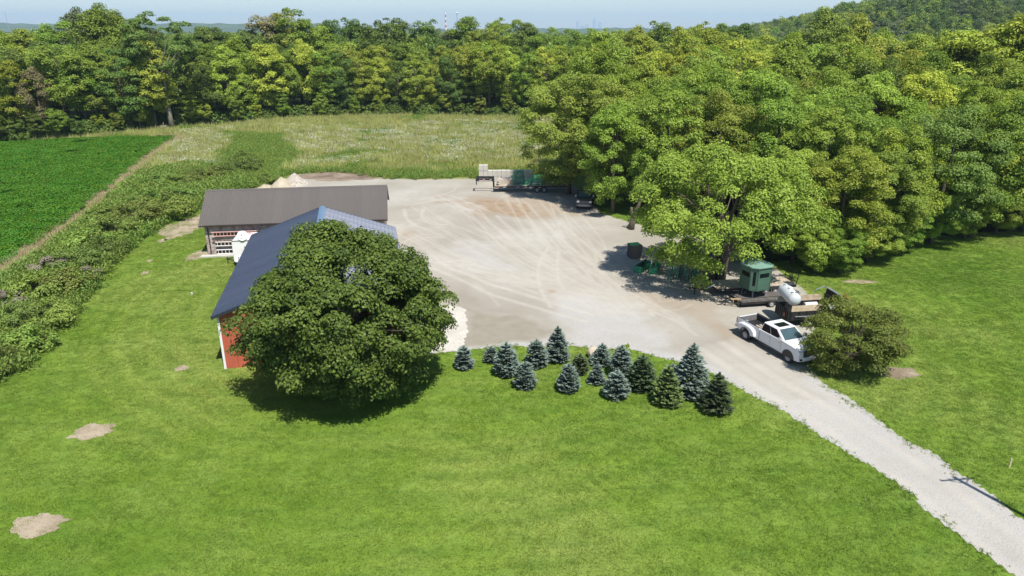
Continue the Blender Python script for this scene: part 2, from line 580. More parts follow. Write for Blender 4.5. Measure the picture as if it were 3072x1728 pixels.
TRACKS = [
    ([(330, 600), (480, 720), (640, 790), (820, 870), (960, 940), (1130, 990), (1300, 1040), (1500, 1100), (1700, 1150)], .42, .9),
    ([(470, 600), (600, 710), (800, 790), (950, 860), (1130, 910), (1330, 970), (1500, 1030), (1760, 1100)], .34, 1.0),
    ([(820, 740), (1000, 790), (1200, 850), (1400, 920), (1560, 990)], .28, .7),
    ([(760, 700), (1100, 770), (1330, 790), (1560, 870), (1800, 960)], .22, .5),
    ([(1420, 560), (1350, 680), (1330, 800), (1360, 920), (1430, 1040)], .33, 1.0),
    ([(1400, 590), (1365, 700), (1360, 800), (1400, 920)], .15, .6),
    ([(1490, 600), (1480, 720), (1490, 820), (1530, 900)], .36, 1.0),
    ([(900, 320), (960, 390), (1080, 480), (1200, 580), (1350, 680), (1520, 790), (1700, 880), (1850, 960), (2000, 1030)], .40, .85),
    ([(1010, 330), (1100, 420), (1250, 540), (1400, 640), (1600, 760), (1800, 870), (1960, 980)], .40, .8),
    ([(1370, 380), (1480, 480), (1600, 590), (1750, 700), (1900, 830), (2050, 930), (2329, 1070)], .34, .9),
    ([(1480, 370), (1600, 470), (1750, 590), (1860, 690)], .40, .8),
    ([(1040, 440), (1250, 470), (1400, 560), (1650, 650), (1800, 760), (1960, 900)], .30, .7),
    ([(1200, 400), (1330, 520), (1560, 700), (1800, 900), (1960, 1000)], .25, .5),
    ([(290, 280), (310, 350), (380, 410), (480, 440)], .35, .8), ([(440, 280), (430, 340), (500, 390), (620, 400)], .35, .8),
    ([(270, 560), (330, 510), (450, 480), (560, 470)], .25, .7), ([(300, 600), (350, 540), (470, 500), (600, 500)], .2, .6),
    ([(560, 180), (700, 240), (800, 290), (900, 320)], .35, .8), ([(650, 170), (800, 230), (960, 300)], .30, .7),
    ([(300, 250), (600, 205), (900, 190)], .35, .5), ([(400, 210), (640, 150), (700, 110)], .3, .6),
    ([(2000, 920), (2100, 990), (2329, 1090), (2500, 1190)], .22, .8), ([(1990, 920), (2030, 1000)], .2, .7), ([(2060, 930), (2120, 1010)], .2, .7),
    ([(1950, 900), (2150, 1040), (2400, 1150), (2560, 1260)], .3, .7), ([(2250, 1030), (2400, 1100), (2480, 1170)], .25, .7),
    ([(950, 940), (1030, 1030)], .2, .6), ([(830, 840), (960, 950)], .2, .5), ([(1050, 620), (1250, 600), (1450, 580)], .18, .5),
    ([(1100, 645), (1300, 620), (1480, 605)], .18, .5), ([(480, 720), (600, 700)], .25, .5), ([(750, 530), (820, 600), (1000, 700)], .25, .4),
    ([(1150, 150), (1000, 230), (1100, 330)], .2, .5), ([(2100, 1000), (2300, 1000), (2450, 970)], .16, .5), ([(2250, 1065), (2420, 1060), (2520, 1020)], .18, .5),
]
for pts, w, amt in TRACKS:
    ln = smooth_line(GX(Z(pts)), 6)
    d = seg_dist(vx, vy, ln)
    wob = .75 + .5 * fbm(vx, vy, 1.5, 9)
    trk = np.maximum(trk, .62 * amt * np.clip(1.2 - d / (w * .8 * wob), 0, 1))
rt_ = random.Random(77)
for q in range(34):                                  # many faint crossing passes from the back of the yard to the drive
    a0 = (rt_.uniform(250, 1500), rt_.uniform(150, 420)); th_ = (rt_.uniform(1750, 2250), rt_.uniform(980, 1120))
    if q % 4 == 0: a0 = (rt_.uniform(260, 480), rt_.uniform(430, 700))
    m1 = (a0[0] * .65 + th_[0] * .35 + rt_.uniform(-120, 120), a0[1] * .6 + th_[1] * .4 + rt_.uniform(-40, 60)); m2 = (a0[0] * .3 + th_[0] * .7 + rt_.uniform(-60, 60), a0[1] * .28 + th_[1] * .72 + rt_.uniform(-20, 40))
    ln = smooth_line(GX(Z([a0, m1, m2, th_])), 8)
    am = rt_.uniform(.25, .6)
    for off in (-.85, .85):
        d = seg_dist(vx, vy, [(x + off * .8, y + off * .35) for x, y in ln])
        trk = np.maximum(trk, am * np.clip(1.2 - d / (.17 * (.7 + .6 * fbm(vx, vy, 1.2, 14 + q))), 0, 1) * (.3 + 1.1 * fbm(vx, vy, 3, 90 + q)))
for dl in (-1.5, -.4, .75, 1.9):                    # worn wheel lines down the drive
    cl = smooth_line([((a.x + c.x) / 2 + dl * .85, (a.y + c.y) / 2 + dl * .5) for a, c in ((G(*p), G(*q)) for p, q in (
        ((3024, 1728), (3200, 1668)), ((2807, 1551), (3072, 1568)), ((2612, 1408), (2876, 1421)), ((2395, 1265), (2612, 1247)), ((2200, 1161), (2440, 1140)), ((1960, 1068), (2330, 1010))))], 6)
    d = seg_dist(vx, vy, cl)
    trk = np.maximum(trk, (.55 if dl in (-1.5, .75) else .3) * np.clip(1.3 - d / .55, 0, 1) * (.5 + fbm(vx, vy, 2, 12)))
trk *= .55 + .7 * fbm(vx, vy, .8, 6)


def blot(pts, soft, seed):
    pl = GX(Z(pts))
    wx = vx + (fbm(vx, vy, 3, seed) - .5) * 3 * soft; wy = vy + (fbm(vx, vy, 3, seed + 1) - .5) * 4 * soft
    ins = inside(wx, wy, pl)
    d = seg_dist(wx, wy, pl + [pl[0]])
    return np.where(ins, np.clip(d / soft, 0, 1), 0)


soil = blot([(780, 230), (900, 200), (1130, 180), (1300, 240), (1290, 330), (1150, 350), (1000, 315), (870, 290)], 1.6, 21)
soil = np.maximum(soil, .55 * blot([(350, 215), (640, 175), (1130, 165), (1500, 200), (1700, 300), (1450, 380), (1000, 350), (640, 260)], 2.5, 23))
soil = np.maximum(soil, .6 * blot([(300, 430), (420, 430), (420, 480), (330, 520), (230, 500)], 1.2, 25))
soil = np.maximum(soil, .45 * blot([(2000, 880), (2400, 900), (2800, 1050), (2900, 1250), (2700, 1280), (2400, 1130), (2150, 1020)], 1.5, 27))
soil = np.maximum(soil, .8 * blot([(1380, 905), (1460, 890), (1500, 925), (1400, 945)], .4, 29))
clay = blot([(740, 1015), (860, 1050), (1000, 1095), (1200, 1120), (1380, 1150), (1460, 1200), (1440, 1270), (1300, 1300), (1100, 1320), (900, 1335), (700, 1385)], .7, 31)
clay = np.maximum(clay, .5 * blot([(480, 840), (700, 850), (950, 1000), (1250, 1060), (1400, 1140), (1000, 1100), (740, 1015), (600, 950)], 1.0, 33))
loose = np.zeros(vx.shape)
edge = seg_dist(vx, vy, GX(DRIVE_L)); edge2 = seg_dist(vx, vy, GX(LOT_BACK[-9:]))
loose = np.maximum(np.clip(1.5 - edge / 1.3, 0, 1), np.clip(1.5 - edge2 / 1.5, 0, 1))
loose = np.maximum(loose, .85 * blot([(1400, 960), (1700, 950), (2000, 1060), (2400, 1200), (2500, 1420), (2100, 1390), (1600, 1340), (1350, 1130)], 1.2, 35))
loose = np.maximum(loose, .7 * blot([(700, 520), (1050, 560), (1250, 660), (1200, 800), (900, 760), (700, 660)], 2, 37))
loose = np.maximum(loose, .9 * (vy < 40)) * (.5 + .7 * fbm(vx, vy, 1.2, 39)) * (1 - .6 * np.clip(trk, 0, 1)) * (1 - clay)
soil *= .75 + .5 * fbm(vx, vy, 1, 41)
zz = .020 + .05 * (fbm(vx, vy, 4, 43) - .5) * np.clip(edge / 2, 0, 1) * 0
me = mesh_np('gravel_lot', np.stack([vx, vy, zz], 1), F, col=np.stack([np.clip(trk, 0, 1), np.clip(soil, 0, 1), np.clip(clay, 0, 1), np.clip(loose, 0, 1)], 1))
tag(link('gravel_lot', me, MATS['gravel']), 'pale crushed stone yard and drive crossed by wheel tracks', 'gravel', kind='structure')

APRON = GX([(1150, 930), (1318, 916), (1365, 920), (1396, 928), (1395, 944), (1401, 956), (1399, 975), (1404, 992), (1399, 1008), (1392, 1020), (1394, 1032), (1384, 1042), (1396, 1050), (1300, 1060), (1160, 1062)])
tag(sheet('concrete_apron', [(x + .1 * math.sin(i * 2.1), y) for i, (x, y) in enumerate(smooth_line(APRON, 3))], .034, MATS['concrete']), 'pale concrete apron with broken edge beside the barn', 'pavement', kind='structure')

DIRT = []


def dirt_patch(px, py, rx, ry, label, mat='bare_dirt', ang=0, z=.012, seed=0):
    """irregular bare patch; rx, ry in photo pixels"""
    c = G(px, py); ex = (G(px + rx, py) - c).length; ey = (G(px, py - ry) - c).length
    n = 64; pts = []
    for k in range(n):
        t = 2 * math.pi * k / n
        q = 1 + .6 * (float(vnoise(math.cos(t) * 2, math.sin(t) * 2, .7, seed + 50)) - .5) + .16 * (random.random() - .5)
        x, y = ex * q * math.cos(t), ey * q * math.sin(t)
        pts.append((c.x + x * math.cos(ang) - y * math.sin(ang), c.y + x * math.sin(ang) + y * math.cos(ang)))
    DIRT.append(pts)
    return tag(sheet('dirt_patch', pts, z, MATS[mat]), label, 'dirt', kind='structure')


dirt_patch(280, 1295, 58, 20, 'round bare dirt patch in the lawn left of the maple shadow', seed=1, ang=.15)
dirt_patch(108, 1578, 78, 30, 'bare dirt patch in the lawn near the bottom left corner', seed=2, ang=.15)
dirt_patch(2690, 1118, 62, 16, 'brown bare soil patch beside the round bush', 'dark_dirt', seed=3)
dirt_patch(560, 680, 55, 30, 'pale dry soil at the left end of the brick building', seed=4)
dirt_patch(595, 765, 28, 16, 'scuffed earth at the foot of the brick corner', seed=5)
dirt_patch(486, 722, 12, 5, 'small bare spot in the grass nearest the brick building', seed=6)
dirt_patch(447, 783, 9, 4, 'tiny bare spot in the lawn beside the hedge', seed=7)
dirt_patch(435, 818, 11, 5, 'lowest small bare spot in the lawn beside the hedge', seed=8)
dirt_patch(1010, 528, 140, 12, 'trampled brown earth behind the brick building', 'dark_dirt', z=.030, seed=9)
dirt_patch(760, 560, 45, 8, 'sandy ground round the two spoil heaps', 'bare_dirt', z=.030, seed=10)
dirt_patch(2580, 845, 50, 5, 'thin worn line in the right lawn by the trees', seed=11)
dirt_patch(545, 1105, 20, 8, 'faint worn spot in front of the barn', seed=12)


# ---------------------------------------------------------------- scattering of uncountable plants
def blades(n, w, h, spread, lean, seed, tintr=(0, 1), clump=0, hjit=.5):
    """patch of single-triangle blades"""
    g = np.random.default_rng(seed)
    if clump:
        cc = g.uniform(-spread, spread, (clump, 2)); ch = g.uniform(.5, 1.3, clump); k = g.integers(0, clump, n)
        P = cc[k] + g.normal(0, spread * .12, (n, 2)); hm = ch[k]
    else:
        P = g.uniform(-spread, spread, (n, 2)); hm = np.ones(n)
    a = g.uniform(0, 2 * np.pi, n); hh = h * hm * g.uniform(1 - hjit, 1 + hjit * .5, n)
    la = g.uniform(0, 2 * np.pi, n); ll = hh * np.abs(g.normal(0, lean, n))
    ww = w * g.uniform(.6, 1.3, n)
    V = np.zeros((n, 3, 3))
    V[:, 0, 0] = P[:, 0] - np.cos(a) * ww / 2; V[:, 0, 1] = P[:, 1] - np.sin(a) * ww / 2
    V[:, 1, 0] = P[:, 0] + np.cos(a) * ww / 2; V[:, 1, 1] = P[:, 1] + np.sin(a) * ww / 2
    V[:, 2, 0] = P[:, 0] + np.cos(la) * ll; V[:, 2, 1] = P[:, 1] + np.sin(la) * ll; V[:, 2, 2] = hh
    V[:, :2, 2] = -.01
    t = np.repeat(g.uniform(tintr[0], tintr[1], n), 3)
    return V.reshape(-1, 3), np.arange(n * 3).reshape(-1, 3), t


def leaf_quads(P, Nn, L, W, g, fold=.15):
    n = len(P)
    Nn = Nn / (np.linalg.norm(Nn, axis=1, keepdims=True) + 1e-9)
    t = np.cross(Nn, g.normal(0, 1, (n, 3))); t /= (np.linalg.norm(t, axis=1, keepdims=True) + 1e-9)
    b_ = np.cross(Nn, t)
    L = np.asarray(L).reshape(-1, 1) * np.ones((n, 1)); W = np.asarray(W).reshape(-1, 1) * np.ones((n, 1))
    V = np.stack([P - t * L / 2, P + b_ * W / 2 + Nn * fold * W, P + t * L / 2, P - b_ * W / 2 + Nn * fold * W], 1)
    return V.reshape(-1, 3), np.arange(n * 4).reshape(-1, 4)


def proto(name, me, mat):
    me.materials.append(mat)
    return bpy.data.objects.new(name, me)


def scatter(name, pts, scl, prot, label, cat, seed=0, tilt=0.0):
    """one uncountable mass: prototype patch instanced on points"""
    g = np.random.default_rng(seed)
    n = len(pts)
    me = bpy.data.meshes.new(name)
    me.vertices.add(n); me.vertices.foreach_set('co', np.asarray(pts, np.float32).ravel())
    rot = np.zeros((n, 3), np.float32); rot[:, 2] = g.uniform(0, 2 * np.pi, n)
    if tilt: rot[:, :2] = g.normal(0, tilt, (n, 2))
    a = me.attributes.new('rot', 'FLOAT_VECTOR', 'POINT'); a.data.foreach_set('vector', rot.ravel())
    a = me.attributes.new('scl', 'FLOAT', 'POINT'); a.data.foreach_set('value', np.asarray(scl, np.float32))
    o = link(name, me)
    ng = bpy.data.node_groups.new(name, 'GeometryNodeTree')
    ng.interface.new_socket('Geometry', in_out='INPUT', socket_type='NodeSocketGeometry')
    ng.interface.new_socket('Geometry', in_out='OUTPUT', socket_type='NodeSocketGeometry')
    gi = ng.nodes.new('NodeGroupInput'); go = ng.nodes.new('NodeGroupOutput')
    ip = ng.nodes.new('GeometryNodeInstanceOnPoints')
    oi = ng.nodes.new('GeometryNodeObjectInfo'); oi.inputs['Object'].default_value = prot; oi.inputs['As Instance'].default_value = True
    ar = ng.nodes.new('GeometryNodeInputNamedAttribute'); ar.data_type = 'FLOAT_VECTOR'; ar.inputs['Name'].default_value = 'rot'
    asc = ng.nodes.new('GeometryNodeInputNamedAttribute'); asc.data_type = 'FLOAT'; asc.inputs['Name'].default_value = 'scl'
    e2r = ng.nodes.new('FunctionNodeEulerToRotation')
    L = ng.links.new
    L(gi.outputs[0], ip.inputs['Points']); L(oi.outputs['Geometry'], ip.inputs['Instance'])
    L(ar.outputs['Attribute'], e2r.inputs[0]); L(e2r.outputs[0], ip.inputs['Rotation'])
    L(asc.outputs['Attribute'], ip.inputs['Scale']); L(ip.outputs[0], go.inputs[0])
    md = o.modifiers.new('scatter', 'NODES'); md.node_group = ng
    return tag(o, label, cat, kind='stuff')


def grid_pts(x0, x1, y0, y1, s, seed):
    g = np.random.default_rng(seed)
    X, Y = np.meshgrid(np.arange(x0, x1, s), np.arange(y0, y1, s))
    X = X.ravel() + g.uniform(-.5, .5, X.size) * s; Y = Y.ravel() + g.uniform(-.5, .5, Y.size) * s
    k = (np.abs(X) < .76 * Y + 4)
    return X[k], Y[k]


def z0(X, Y, z=0.0):
    return np.stack([X, Y, np.full(X.shape, z)], 1)


BARN_O, BARN_A, BARN_W, BARN_L = Vector((-20.15, 44.55, 0)), R(11.95), 12.8, 20.2
BRICK_O, BRICK_A, BRICK_W, BRICK_D = Vector((-32.15, 71.25, 0)), R(8.1), 18.5, 8.4


def rect(o, a, w, l, pad=0):
    c, s = math.cos(a), math.sin(a)
    return [(o.x + x * c - y * s, o.y + x * s + y * c) for x, y in ((-pad, -pad), (w + pad, -pad), (w + pad, l + pad), (-pad, l + pad))]


def free_of(X, Y, polys):
    k = np.ones(X.shape, bool)
    for p in polys: k &= ~inside(X, Y, p)
    return k


FOOT = [rect(BARN_O, BARN_A, BARN_W, BARN_L, .1), rect(BRICK_O, BRICK_A, BRICK_W, BRICK_D, .1)]
# lawn
X, Y = grid_pts(-62, 66, 18, 98, .62, 11)
k = inside(X, Y, LAWN) & free_of(X + (fbm(X, Y, 2.2, 1) - .5) * .6, Y + (fbm(X, Y, 2.2, 4) - .5) * .6, [LOT]) & free_of(X, Y, FOOT + [APRON, MEADOW])
for p in DIRT: k &= ~(inside(X, Y, p) & (fbm(X, Y, .9, 61) < .55))
X, Y = X[k], Y[k]
V, F, t = blades(260, .030, .075, .52, .8, 5, clump=70)
gp = proto('lawn_tuft', mesh_np('lawn_tuft', V, F, t), MATS['blades'])
scatter('lawn_grass', z0(X, Y), .65 + .6 * fbm(X, Y, 2.5, 8), gp, 'short mown grass blades of the lawn', 'grass', 1)
# straggling grass along the verge of the drive
g = np.random.default_rng(19)
ln = GX(DRIVE_L[:-1]); P = []
for (a, c) in zip(ln[:-1], ln[1:]):
    for q in range(int(math.hypot(c[0] - a[0], c[1] - a[1]) / .3)):
        s = random.random(); P.append((a[0] + (c[0] - a[0]) * s + random.gauss(0, .25), a[1] + (c[1] - a[1]) * s + random.gauss(0, .25), 0))
ln = GX(LOT_BACK[-12:])
for (a, c) in zip(ln[:-1], ln[1:]):
    for q in range(int(math.hypot(c[0] - a[0], c[1] - a[1]) / .3)):
        s = random.random(); P.append((a[0] + (c[0] - a[0]) * s + random.gauss(0, .3), a[1] + (c[1] - a[1]) * s + random.gauss(0, .3), 0))
P = np.array(P)
V, F, t = blades(60, .03, .14, .28, .6, 6, clump=8)
gp2 = proto('verge_tuft', mesh_np('verge_tuft', V, F, t), MATS['blades'])
scatter('verge_grass', P, g.uniform(.5, 1.2, len(P)), gp2, 'longer grass straggling along both edges of the drive', 'grass', 2)

# meadow
VERGE = GX([(-320, 442), (0, 429), (200, 419), (400, 411), (535, 410), (640, 384), (560, 374), (400, 392), (200, 406), (0, 420), (-320, 432)])
tag(sheet('field_verge', VERGE, .006, MATS['meadow_soil']), 'grassy verge between soybean field and left wood', 'verge', kind='structure')
X, Y = grid_pts(-135, 40, 60, 200, 1.15, 12)
k = (inside(X, Y, MEADOW) | inside(X, Y, VERGE)) & free_of(X, Y, [LOT] + FOOT) & (seg_dist(X, Y, STRAW_C[:29]) > 1.6); X, Y = X[k], Y[k]
GREEN = GX([(690, 395), (860, 398), (905, 470), (840, 520), (700, 500), (660, 450)])
FLW1 = GX([(560, 395), (720, 385), (660, 430), (640, 500), (500, 505), (480, 450)])
FLW2 = GX([(830, 385), (1700, 360), (1600, 480), (1250, 490), (900, 500), (860, 440)])
wx, wy = X + (fbm(X, Y, 9, 71) - .5) * 9, Y + (fbm(X, Y, 9, 72) - .5) * 14
green = inside(wx, wy, GREEN) | (fbm(X, Y, 7, 73) > .68) | (Y < 118 + 8 * (fbm(X, Y, 12, 74) - .5))
fl = (inside(wx, wy, FLW1) & (fbm(X, Y, 3, 75) + .25 * rng.random(X.shape) > .56)) | (inside(wx, wy, FLW2) & (fbm(X, Y, 4, 76) + .45 * rng.random(X.shape) > .70))
fl &= ~inside(wx, wy, GREEN)
V, F, t = blades(110, .085, .85, .75, .45, 21, clump=8)
mg = proto('meadow_tuft', mesh_np('meadow_tuft', V, F, t), L_MDW)
k = ~green
scatter('meadow_grass', z0(X[k], Y[k]), .6 + 1.1 * fbm(X[k], Y[k], 3, 77), mg, 'tall pale grass filling the meadow before the wood', 'grass', 3)
g = np.random.default_rng(22)
n = 150; P = np.stack([g.uniform(-.8, .8, n), g.uniform(-.8, .8, n), np.abs(g.normal(.25, .22, n))], 1)
V1, F1 = leaf_quads(P, g.normal(0, .6, (n, 3)) + [0, 0, 1], g.uniform(.12, .3, n), g.uniform(.06, .12, n), g)
V2, F2, t2 = blades(60, .05, .6, .8, .4, 23, clump=10)
V2q = np.concatenate([V2.reshape(-1, 3, 3), V2.reshape(-1, 3, 3)[:, 2:3]], 1).reshape(-1, 3)
F2q = np.arange(len(V2q)).reshape(-1, 4)
mw = proto('weed_tuft', mesh_np('weed_tuft', np.concatenate([V1, V2q]), np.concatenate([F1, F2q + len(V1)]), np.concatenate([np.repeat(g.uniform(0, 1, n), 4), np.repeat(t2[::3], 4)])), L_MDG)
k = green
scatter('meadow_weeds', z0(X[k], Y[k]), .7 + .7 * fbm(X[k], Y[k], 5, 78), mw, 'bright green weeds along the meadow edge and hollow', 'weeds', 4)
n = 32; P = np.stack([g.uniform(-.7, .7, n), g.uniform(-.7, .7, n), g.uniform(.6, 1.0, n)], 1)
V, F = leaf_quads(P, g.normal(0, .35, (n, 3)) + [0, -.3, 1], g.uniform(.06, .16, n), g.uniform(.06, .14, n), g)
mf = proto('flower_heads', mesh_np('flower_heads', V, F, np.repeat(g.uniform(0, 1, n), 4)), L_FLW)
scatter('meadow_wildflowers', z0(X[fl], Y[fl]), .8 + .35 * fbm(X[fl], Y[fl], 5, 79), mf, 'white wildflower heads scattered over the meadow', 'flowers', 5)
# dry strip
P = []
for x, y in STRAW_C[:33]:
    for q in range(16):
        P.append((x + random.gauss(0, .9), y + random.gauss(0, .9), 0))
for a, c in zip(STRAW_C[:32], STRAW_C[1:33]):
    for q in range(int(math.hypot(c[0] - a[0], c[1] - a[1]) * 3)):
        s = random.random(); P.append((a[0] + (c[0] - a[0]) * s + random.gauss(0, 1.1), a[1] + (c[1] - a[1]) * s + random.gauss(0, 1.1), 0))
V, F, t = blades(90, .05, .55, .5, .5, 24, clump=9)
dg = proto('dry_tuft', mesh_np('dry_tuft', V, F, t), L_DRY)
P = np.array(P); P = P[~inside(P[:, 0], P[:, 1], CROP) | (np.random.default_rng(4).random(len(P)) < .15)]
scatter('dry_grass', P, np.random.default_rng(5).uniform(.5, 1.2, len(P)), dg, 'dry tan grass along the edge of the soybean field', 'grass', 6)
# soybeans
X, Y = grid_pts(-135, -25, 50, 165, .95, 14)
k = inside(X, Y, CROP) & ((fbm(X, Y, 6, 81) < .78)); X, Y = X[k], Y[k]
n = 130; P = np.stack([g.uniform(-.65, .65, n), g.uniform(-.65, .65, n), .30 + .22 * g.random(n) ** .5], 1)
V, F = leaf_quads(P, g.normal(0, .5, (n, 3)) + [0, 0, 1], g.uniform(.14, .24, n), g.uniform(.11, .18, n), g)
sp = proto('soybean_patch', mesh_np('soybean_patch', V, F, np.repeat(g.uniform(0, 1, n), 4)), L_SOY)
scatter('soybean_plants', z0(X, Y), .8 + .4 * fbm(X, Y, 4, 83), sp, 'closed canopy of soybean plants in the left field', 'crop', 7)


# ================================================================== TREES
def crown_mesh(name, seed, Rr, zb, zt, nc, nl, leaf, cr, flat=.7, inner=.5, top=.5, droop=0.0, aspect=1.6, taper=0.0, lobes=16, cut=None, rough=.12):
    """leaf clumps spread through the crown's volume; returns mesh and clump centres"""
    g = np.random.default_rng(seed)
    H = (zt - zb) / 2; zc = zb + H * (.85 + .3 * (1 - top))
    # main lobes on the crown's ellipsoid, leaf clumps over each lobe
    nlb = lobes
    i = np.arange(nlb) + .5
    ph = np.arccos(1 - 2 * i / nlb) + g.normal(0, .15, nlb); th = np.pi * (1 + 5 ** .5) * i + g.normal(0, .3, nlb)
    ld = np.stack([np.sin(ph) * np.cos(th), np.sin(ph) * np.sin(th), np.cos(ph)], 1)
    lr = g.uniform(.34, .50, nlb) * (16 / nlb) ** .28
    up = np.where(ld[:, 2] > 0, zt - zc, zc - zb)
    ax = np.stack([np.full(nlb, Rr), np.full(nlb, Rr), up], 1)
    lf = (1 - lr) * g.uniform(1 - rough, 1 + rough * .85, nlb)
    LC = ld * ax * lf[:, None] + [0, 0, zc]
    LC[:, 2] = np.maximum(LC[:, 2], zb + lr * up * .75)
    q = g.integers(0, nlb, nc)
    cd = g.normal(0, 1, (nc, 3)); cd /= np.linalg.norm(cd, axis=1, keepdims=True)
    flip = (cd * ld[q]).sum(1) < -.25
    cd[flip] *= -1
    rmean = np.stack([np.full(nlb, Rr), np.full(nlb, Rr), .5 * (up + Rr)], 1)
    C = LC[q] + cd * (lr[q, None] * rmean[q]) * np.where(g.random(nc) < .8, g.uniform(.85, 1.05, nc), g.uniform(inner * .5, .85, nc))[:, None]
    C[:, 2] = np.clip(C[:, 2], zb * .6 + .1, zt)
    d = .6 * cd + .4 * ld[q]
    fz = np.clip((C[:, 2] - zb) / (zt - zb), 0, 1)
    C[:, :2] *= (1 - taper * np.clip(fz - .3, 0, 1) / .7)[:, None]
    if cut is not None:
        kp = ~cut(C); C, d, q = C[kp], d[kp], q[kp]; nc = len(C)
    rc = cr * g.uniform(.65, 1.3, nc)
    w = rc ** 2; w /= w.sum()
    cnt = np.maximum(3, (w * nl).astype(int))
    k = np.repeat(np.arange(nc), cnt); n = len(k)
    e = g.normal(0, 1, (n, 3)); e /= np.linalg.norm(e, axis=1, keepdims=True)
    e[:, 2] = np.where(e[:, 2] < -.35, -e[:, 2], e[:, 2])
    rad = g.uniform(.55, 1.06, n) * rc[k]
    P = C[k] + e * rad[:, None] * [1, 1, flat]
    P[:, 2] -= droop * np.hypot(e[:, 0], e[:, 1]) * rad
    Nn = e * 1.0 + d[k] * .3 + [.05, -.15, .5] + g.normal(0, .52, (n, 3))
    L = leaf * g.uniform(.65, 1.35, n)
    V, F = leaf_quads(P, Nn, L, L / aspect, g)
    ct = .5 * g.random(nc) + .5 * g.random(nlb)[q]
    t = np.clip(.45 * ct[k] + .75 * g.random(n) - .08, 0, 1)
    return mesh_np(name, V, F, np.repeat(t, 4)), C


def trunk_mesh(name, seed, r0, z_top, C, nb=10, fork=.35, stems=1, lean=.03, sides=7):
    g = random.Random(seed)
    m = MB()
    for s in range(stems):
        a = g.uniform(0, 6.28) if stems == 1 else 6.28 * s / stems + g.uniform(-.4, .4)
        off = 0 if stems == 1 else r0 * .85
        sp = lean * z_top if stems == 1 else .16 * z_top
        pts = []
        for q in range(7):
            f = q / 6
            pts.append((math.cos(a) * (off + sp * f ** 1.3) + g.gauss(0, .02 * z_top * f), math.sin(a) * (off + sp * f ** 1.3) + g.gauss(0, .02 * z_top * f), -.15 + z_top * f * .92))
        rs = r0 * (1.0 if stems == 1 else .52)
        rad = [rs * 1.35, rs * 1.02, rs * .88, rs * .72, rs * .55, rs * .36, rs * .15]
        m.tube(pts, rad, sides)
        ks = list(range(len(C))); g.shuffle(ks)
        for j in ks[:nb]:
            c = Vector(C[j]); f = min(.85, max(fork, (c.z / z_top) * .75 - .05))
            i0 = int(f * 6); ff = f * 6 - i0
            p0 = Vector(pts[i0]).lerp(Vector(pts[min(6, i0 + 1)]), ff)
            if stems > 1 and (c.x * math.cos(a) + c.y * math.sin(a)) < -1: continue
            mid = p0.lerp(c, .5) + Vector((0, 0, .08 * (c - p0).length))
            rb = rs * .42 * (1 - f * .5)
            m.tube([p0, p0.lerp(mid, .5) + Vector((g.gauss(0, .1), g.gauss(0, .1), 0)), mid, c], [rb, rb * .75, rb * .5, rb * .15], 5, cap=False)
    me = m.mesh(name, smooth=True)
    me.materials.append(BARK)
    return me


PROTO = {}


def tree_proto(key, seed, Rr, H, zb, nc, nl, leaf, cr, r0, nb=9, stems=1, **kw):
    cm, C = crown_mesh('crown', seed, Rr, zb, H, nc, nl, leaf, cr, **kw)
    cm.materials.append(L_MID)
    tm = trunk_mesh('trunk', seed + 5, r0, H * .9, C, nb, stems=stems)
    PROTO[key] = (cm, tm, H, Rr)


# woodland kinds, seen at 150-260 m: coarse clumps (built at 20 m tall)
for q in range(6):
    rr = (5.2, 4.4, 5.8, 4.8, 4.0, 5.5)[q]
    tree_proto(f'far{q}', 100 + q * 7, rr, 20, (1.6, 2.2, 3.0, 1.2, 4.0, 5.0)[q], 120, 20000, .34, (1.2, 1.1, 1.25, 1.15, 1.1, 1.25)[q], .30, 8, flat=(.75, .9, .65, .8, 1.0, .7)[q], top=(.5, .35, .6, .4, .3, .6)[q])
# nearer kinds on the right, seen at 60-130 m (built at 16 m tall)
for q in range(5):
    rr = (5.6, 5.0, 6.2, 4.6, 5.4)[q]
    tree_proto(f'mid{q}', 300 + q * 11, rr, 16, (1.2, .8, .6, .8, .6)[q], 180, 46000, .22, (.95, .9, 1.0, .9, .95)[q], .28, 14, flat=(.8, .9, .75, .95, .85)[q], top=(.55, .45, .6, .4, .5)[q])
# low bushy understorey
for q in range(3):
    pass


def tree(key, x, y, h, mat, name, label, group=None, wide=1.0, rz=None, cat='tree'):
    cm, tm, H, Rr = PROTO[key]
    s = h / H
    rt = thing(name, label, cat, (x, y, 0), random.uniform(0, 6.28) if rz is None else rz, group)
    rt.scale = (s * wide, s * wide, s)
    link('trunk', tm, None, rt)
    c = link('crown', cm, None, rt)
    c.material_slots[0].link = 'OBJECT'; c.material_slots[0].material = mat
    return rt


random.seed(21)
COLN = {'Y': (L_YEL, 'yellow-green'), 'M': (L_MID, 'mid-green'), 'B': (L_BRI, 'bright green'), 'D': (L_DRK, 'dark green'), 'O': (L_OLV, 'olive'), 'N': (L_BRN, 'brownish'), 'S': (L_GRY, 'grey-green')}
ORD = ['leftmost', 'second', 'third', 'fourth', 'fifth', 'sixth', 'seventh', 'eighth', 'ninth', 'tenth', 'eleventh', 'twelfth', 'thirteenth', 'fourteenth', 'fifteenth', 'sixteenth', 'seventeenth', 'eighteenth', 'nineteenth', 'twentieth']
ORD += ['twenty-' + o for o in ['first', 'second', 'third', 'fourth', 'fifth', 'sixth', 'seventh', 'eighth', 'ninth']] + ['thirtieth'] + ['thirty-' + o for o in ['first', 'second', 'third', 'fourth', 'fifth', 'sixth', 'seventh', 'eighth', 'ninth']] + ['fortieth']
ROWS = []          # (row, px, root, colour)


